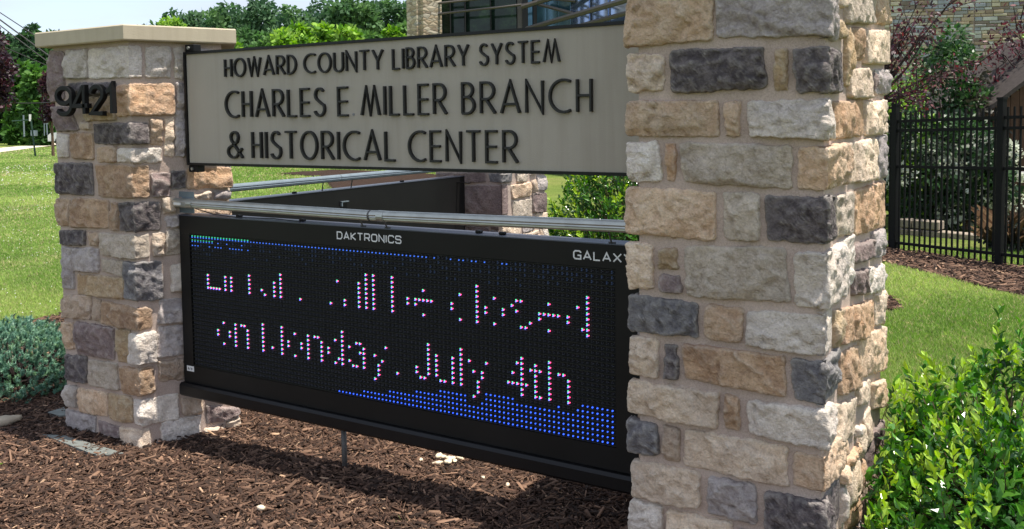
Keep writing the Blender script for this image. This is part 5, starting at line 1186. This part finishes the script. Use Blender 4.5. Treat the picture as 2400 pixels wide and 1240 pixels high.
def beam(x0, y0, x1, y1, d0, d1, r=.05, name='sunshade'):
    a = at(x0, y0, d0); b = at(x1, y1, d1); MB().tube([a, b], r, 6).build(name, M_SHADE, lib)
beam(1025, 33, 1232, 10, 31.4, 30.4, .045); beam(1025, 8, 1100, 0, 31.4, 31, .045); beam(1100, 0, 1235, -14, 31, 30.4, .045)
beam(1235, 68, 1475, -2, 30.2, 24, .085); beam(1475, -2, 1700, -66, 24, 20, .085); beam(1355, 62, 1475, 29, 27, 24.5, .07); beam(1225, 16, 1350, -22, 30.2, 28, .085); beam(1262, 10, 1345, 32, 30.4, 28.8, .06); beam(1262, -6, 1350, 3, 30.4, 28.8, .05)

# ------------------------------------------------------------------ distant trees on the hill
FC = [[(62, 90, 60), (74, 104, 68), (88, 118, 74)], [(68, 98, 64), (82, 112, 72), (96, 126, 80)], [(58, 84, 64), (68, 96, 70), (80, 108, 76)]]
prof_ = [(372, 58, 62), (418, 36, 66), (462, 44, 50), (505, 26, 60), (548, 8, 72), (600, 6, 78), (655, 12, 74), (703, 20, 66), (742, 6, 62), (790, 14, 70), (838, 0, 66), (884, 18, 60), (925, 10, 66), (972, 12, 66), (1020, 16, 70)]
for i, (px, ty, wpx) in enumerate(prof_):
    dpt = 105+((i*37) % 23); b = at(px, 290, dpt); b = (b[0], b[1], -1.0); tz = at(px, ty, dpt)[2]; r = wpx/CF*dpt*.72; H = tz+1.0
    tree('distant_tree', 'broad dark green tree on the wooded ridge, number %s from the left of the skyline' % ['one', 'two', 'three', 'four', 'five', 'six', 'seven', 'eight', 'nine', 'ten', 'eleven', 'twelve', 'thirteen', 'fourteen', 'fifteen'][i], 'tree', b, H,
         [(0, 0, H-r*.8, r, r, r*.85), (r*.4, 0, H-r*1.7, r*.9, r, r), (-r*.5, 0, H-r*2.2, r, r, r), (0, 0, H*.35, r*1.1, r, H*.3)], FC[i % 3], 6500, .62, 200+i, .35, group='trees on the wooded ridge', clumps=22, limbs=2)
mid = [(440, 78, 34, 60, 0), (500, 92, 40, 58, 1), (600, 70, 55, 70, 0), (560, 92, 50, 64, 1), (650, 88, 50, 62, 0), (720, 66, 60, 74, 1), (905, 72, 56, 66, 0), (855, 84, 44, 60, 1), (955, 66, 50, 66, 1)]
for i, (px, ty, wpx, dpt, kk) in enumerate(mid):
    b = at(px, 290, dpt); b = (b[0], b[1], -.5); tz = at(px, ty, dpt)[2]; r = wpx/CF*dpt*.8; H = tz+.5
    tree('distant_tree', 'mid green tree below the ridge line, %s of the lower row from left' % ['first', 'second', 'fourth', 'third', 'fifth', 'sixth', 'eighth', 'seventh', 'ninth'][i], 'tree', b, H, [(0, 0, H-r*.9, r, r, r), (r*.5, 0, H-r*2, r, r, r*1.2), (-r*.4, 0, H-r*2.4, r, r, r*1.3)], [(82, 116, 66), (98, 130, 74), (72, 102, 62)], 5200, .40, 240+i, .2, group='trees below the ridge', clumps=22, limbs=2)
willow = [(452, 96, 60, 34), (410, 44, 50, 60), (540, 96, 46, 34), (700, 62, 66, 35), (760, 66, 60, 36), (815, 68, 54, 34), (668, 80, 50, 34), (925, 72, 26, 36)]
for i, (px, ty, wpx, dpt) in enumerate(willow):
    b = at(px, 320, dpt); b = (b[0], b[1], -.1); tz = at(px, ty, dpt)[2]; r = wpx/CF*dpt*.6; H = tz+.1
    tree('young_tree', 'light yellow green feathery tree showing above the name board, %s from left' % ['second', 'first', 'third', 'fifth', 'sixth', 'seventh', 'fourth', 'eighth'][i], 'tree', b, H, [(0, 0, H-r*.9, r*.8, r*.8, r*.95), (r*.3, 0, H-r*2, r, r, r*1.1)], [(122, 160, 62), (146, 178, 84), (92, 132, 54)], 3000, .22, 260+i, .05, group='light green young trees', clumps=30, limbs=3)
# left side trees
tree('purple_leaf_tree', 'dark purple leafed tree at the left edge beside the road', 'tree', bt(-6, 29), 4.6, [(0, 0, 3.55, .75, .7, 1.05), (.1, 0, 2.75, .62, .6, .7), (-.6, 0, 3.4, .9, .8, 1.2)], [(58, 34, 44), (76, 42, 52), (44, 28, 38)], 6500, .13, 301, .13, M_LEAF, bark=M_BARK)
tree('purple_leaf_tree', 'small purple tree peeking out behind the left pillar top', 'tree', bt(133, 45), 4.5, [(0, 0, 2.9, .34, .5, 1.2)], [(66, 38, 46), (52, 30, 40)], 2200, .16, 302, .08, M_LEAF)
LT = [(78, 62, 34, 88), (48, 95, 40, 84), (112, 80, 40, 86), (30, 80, 44, 95), (8, 110, 46, 90), (140, 82, 44, 92), (-30, 60, 60, 92), (60, 150, 40, 70), (95, 165, 36, 66)]
for i, (px, ty, wpx, dpt) in enumerate(LT):
    b = at(px, 322, dpt); b = (b[0], b[1], -.3); tz = at(px, ty, dpt)[2]; r = wpx/CF*dpt*.75; H = tz+.3
    lt = i >= 7
    tree('roadside_tree', ('tall dark green tree across the road, %s' % ['slender top left of the pillar', 'behind the power lines', 'just left of the pillar cap', 'behind the purple tree', 'low and dense at the left edge', 'mostly hidden by the pillar', 'at the extreme left'][i]) if not lt else ['mid green conifer like tree across the road', 'lighter green conifer like tree nearest the left pillar'][i-7], 'tree', b, H,
         [(0, 0, H-r, r*.8, r*.8, r), (0, 0, H-r*2.2, r, r, r*1.2), (0, 0, H*.32, r*1.1, r*1.1, H*.3)], [(72, 108, 52), (88, 124, 58), (58, 90, 46)] if lt else [(58, 86, 56), (70, 100, 62), (50, 74, 52)], 6500, .5, 310+i, .22, group='trees across the road', clumps=30, limbs=2)
# dark hedge row along far roadside
def hedge():
    R = np.random.RandomState(33); n = 26000; px = R.uniform(-60, 170, n); dpt = R.uniform(76, 84, n)
    P = np.stack([at(a, 318, d) for a, d in zip(px[:1], dpt[:1])]); base = CAM[None]+(_F[None]+_R[None]*((px-1200)/CF)[:, None]+_U[None]*((CCY-318)/CF))*dpt[:, None]
    base[:, 2] = -.2+R.uniform(0, 1, n)**.8*(3.6+.9*fbm(px*.04, px*0, 3, 3)); d = rand_dirs(R, n); up = rand_dirs(R, n); up -= (up*d).sum(1)[:, None]*d; up /= np.linalg.norm(up, axis=1)[:, None]
    L = .38*R.uniform(.6, 1.3, n); o = poly_soup('woodland_edge', leaf_cards(base, d, up, L, L*.6).reshape(-1, 3), 6, M_FARLEAF, tint=pick(R, n, [(30, 48, 32), (40, 62, 38), (24, 38, 28)]), kind='stuff')
    props(o, 'dark woodland undergrowth along the far side of the road', 'undergrowth')
hedge()

# road, path, posts, wires, car
M_ROAD = plain('asphalt', S(150, 146, 142), .9, 0, .2, 6, .08); M_PATH = plain('concrete_path', S(200, 190, 170), .9, 0, .2, 6, .06)
def strip(name, pix, mat, z):
    P = [on(x, y, 2, z) for x, y in pix]; o = mesh_obj(name, P, [tuple(range(len(P)))[::-1]], mat); o['kind'] = 'structure'
strip('road', [(-400, 352), (200, 325), (200, 318.5), (-400, 333)], M_ROAD, -.03)
strip('footpath', [(-400, 408), (200, 331), (200, 328.2), (-400, 383)], M_PATH, -.026)
M_GRN = plain('green_post_paint', S(32, 62, 50), .6)
p = on(83, 366, 2, -.05); dp = float((p-CAM)@_F); sp_ = thing('sign_post', 'thin dark green post on the lawn with a small white plate on top', 'post', p)
MB().tube([p, at(73, 284, dp)], .045, 6).build('post', M_GRN, sp_); a = at(67, 284, dp); b = at(74, 270, dp); MB().tube([at(70.5, 284, dp), at(70.5, 268, dp)], .06, 4).build('plate', M_WHITE, sp_); MB().tube([at(28, 284, dp), at(74, 281, dp)], .03, 5).build('crossbar', M_GRN, sp_)
p = on(57, 327, 2, -.05); dp = 62; MB().tube([at(57, 318, dp), at(55, 270, dp)], .05, 6)
pp = thing('roadside_pole', 'thin grey pole across the road left of the green post', 'post', at(57, 320, dp)); MB().tube([at(57, 320, dp), at(55, 270, dp)], .055, 6).build('pole', M_PLATE, pp)
pq = thing('roadside_sign', 'small white sign panel across the road just left of the pillar', 'sign', at(109, 316, 58)); MB().tube([at(111, 316, 58), at(109, 284, 58)], .04, 6).build('post', M_PLATE, pq); MB().obox(at(109, 280, 58), _R, _F, _U, .10, .02, .30).build('panel', M_PLATE, pq)
py_ = thing('warning_sign', 'small yellow sign beyond the road next to the purple tree', 'sign', at(103, 230, 55)); MB().obox(at(103, 199, 55), (_R+_U)/1.414, _F, (_U-_R)/1.414, .13, .02, .13).build('panel', plain('yellow_sign', S(220, 210, 40), .6), py_); MB().tube([at(103, 206, 55.1), at(104, 318, 55.1)], .03, 5).build('post', M_PLATE, py_)
ub = thing('utility_box', 'tiny pale box on the far verge left of the pillar', 'box', at(80, 316, 60)); MB().obox(at(80, 312, 60), _R, _F, _U, .15, .15, .18).build('case', M_PLATE, ub)
for i, (a, b, sag, rr2) in enumerate((((-60, -10), (190, 154), 0, .022), ((-60, 2), (190, 186), 0, .03), ((-60, 14), (190, 204), 0, .022), ((-60, 232), (190, 232), 10, .02), ((-60, 80), (190, 188), 0, .014))):
    pts = []
    for k in range(13):
        f = k/12; pts.append(at(a[0]+(b[0]-a[0])*f, a[1]+(b[1]-a[1])*f+sag*4*f*(1-f), 38-(3 if i else 0)))
    o = MB().tube(pts, rr2, 5).build('power_line', M_WIRE, None); props(o, ['topmost black power line crossing the sky at upper left', 'thick second power line at upper left', 'third power line at upper left', 'thin sagging wire low across the left trees', 'faintest wire, between the purple tree and the pillar'][i], 'wire', 'overhead wires')
def car():
    c = at(126, 318, 64); t = thing('parked_car', 'white car on the far road, mostly hidden by the left pillar', 'car', (c[0], c[1], -.03)); ax = np.array([_R[0], _R[1]]); ax /= np.linalg.norm(ax); ay = np.array([-ax[1], ax[0]])
    M_CARP = plain('white_car_paint', S(214, 216, 218), .3); M_TYRE = plain('tyre_rubber', S(26, 26, 26), .8); M_CGL = plain('car_glass', S(30, 34, 38), .1)
    def W3(x, y, z): q = c[:2]+ax*x+ay*y; return (q[0], q[1], -.03+z)
    pr2 = [(0, .35), (0, .75), (.2, .92), (1.1, 1.0), (1.7, 1.42), (3.1, 1.42), (3.8, 1.02), (4.4, .95), (4.5, .4)]
    m = MB(); V = [W3(x, y, z) for y in (-.85, .85) for x, z in pr2]; n = len(pr2); m.add(V, [tuple(range(n)), tuple(reversed(range(n, 2*n)))]+[(i, n+i, n+(i+1) % n, (i+1) % n) for i in range(n)]); m.build('body', M_CARP, t)
    m = MB(); wq = [(1.25, 1.02), (1.75, 1.36), (3.0, 1.36), (3.55, 1.04)]; V = [W3(x, y, z) for y in (-.86, .86) for x, z in wq]; m.add(V, [(0, 1, 2, 3), (7, 6, 5, 4), (0, 4, 5, 1), (1, 5, 6, 2), (2, 6, 7, 3), (3, 7, 4, 0)]); m.build('window', M_CGL, t)
    for x in (.85, 3.6):
        for y in (-.8, .8): MB().tube([W3(x, y-.1, .33), W3(x, y+.1, .33)], .33, 14).build('wheel', M_TYRE, t)
car()
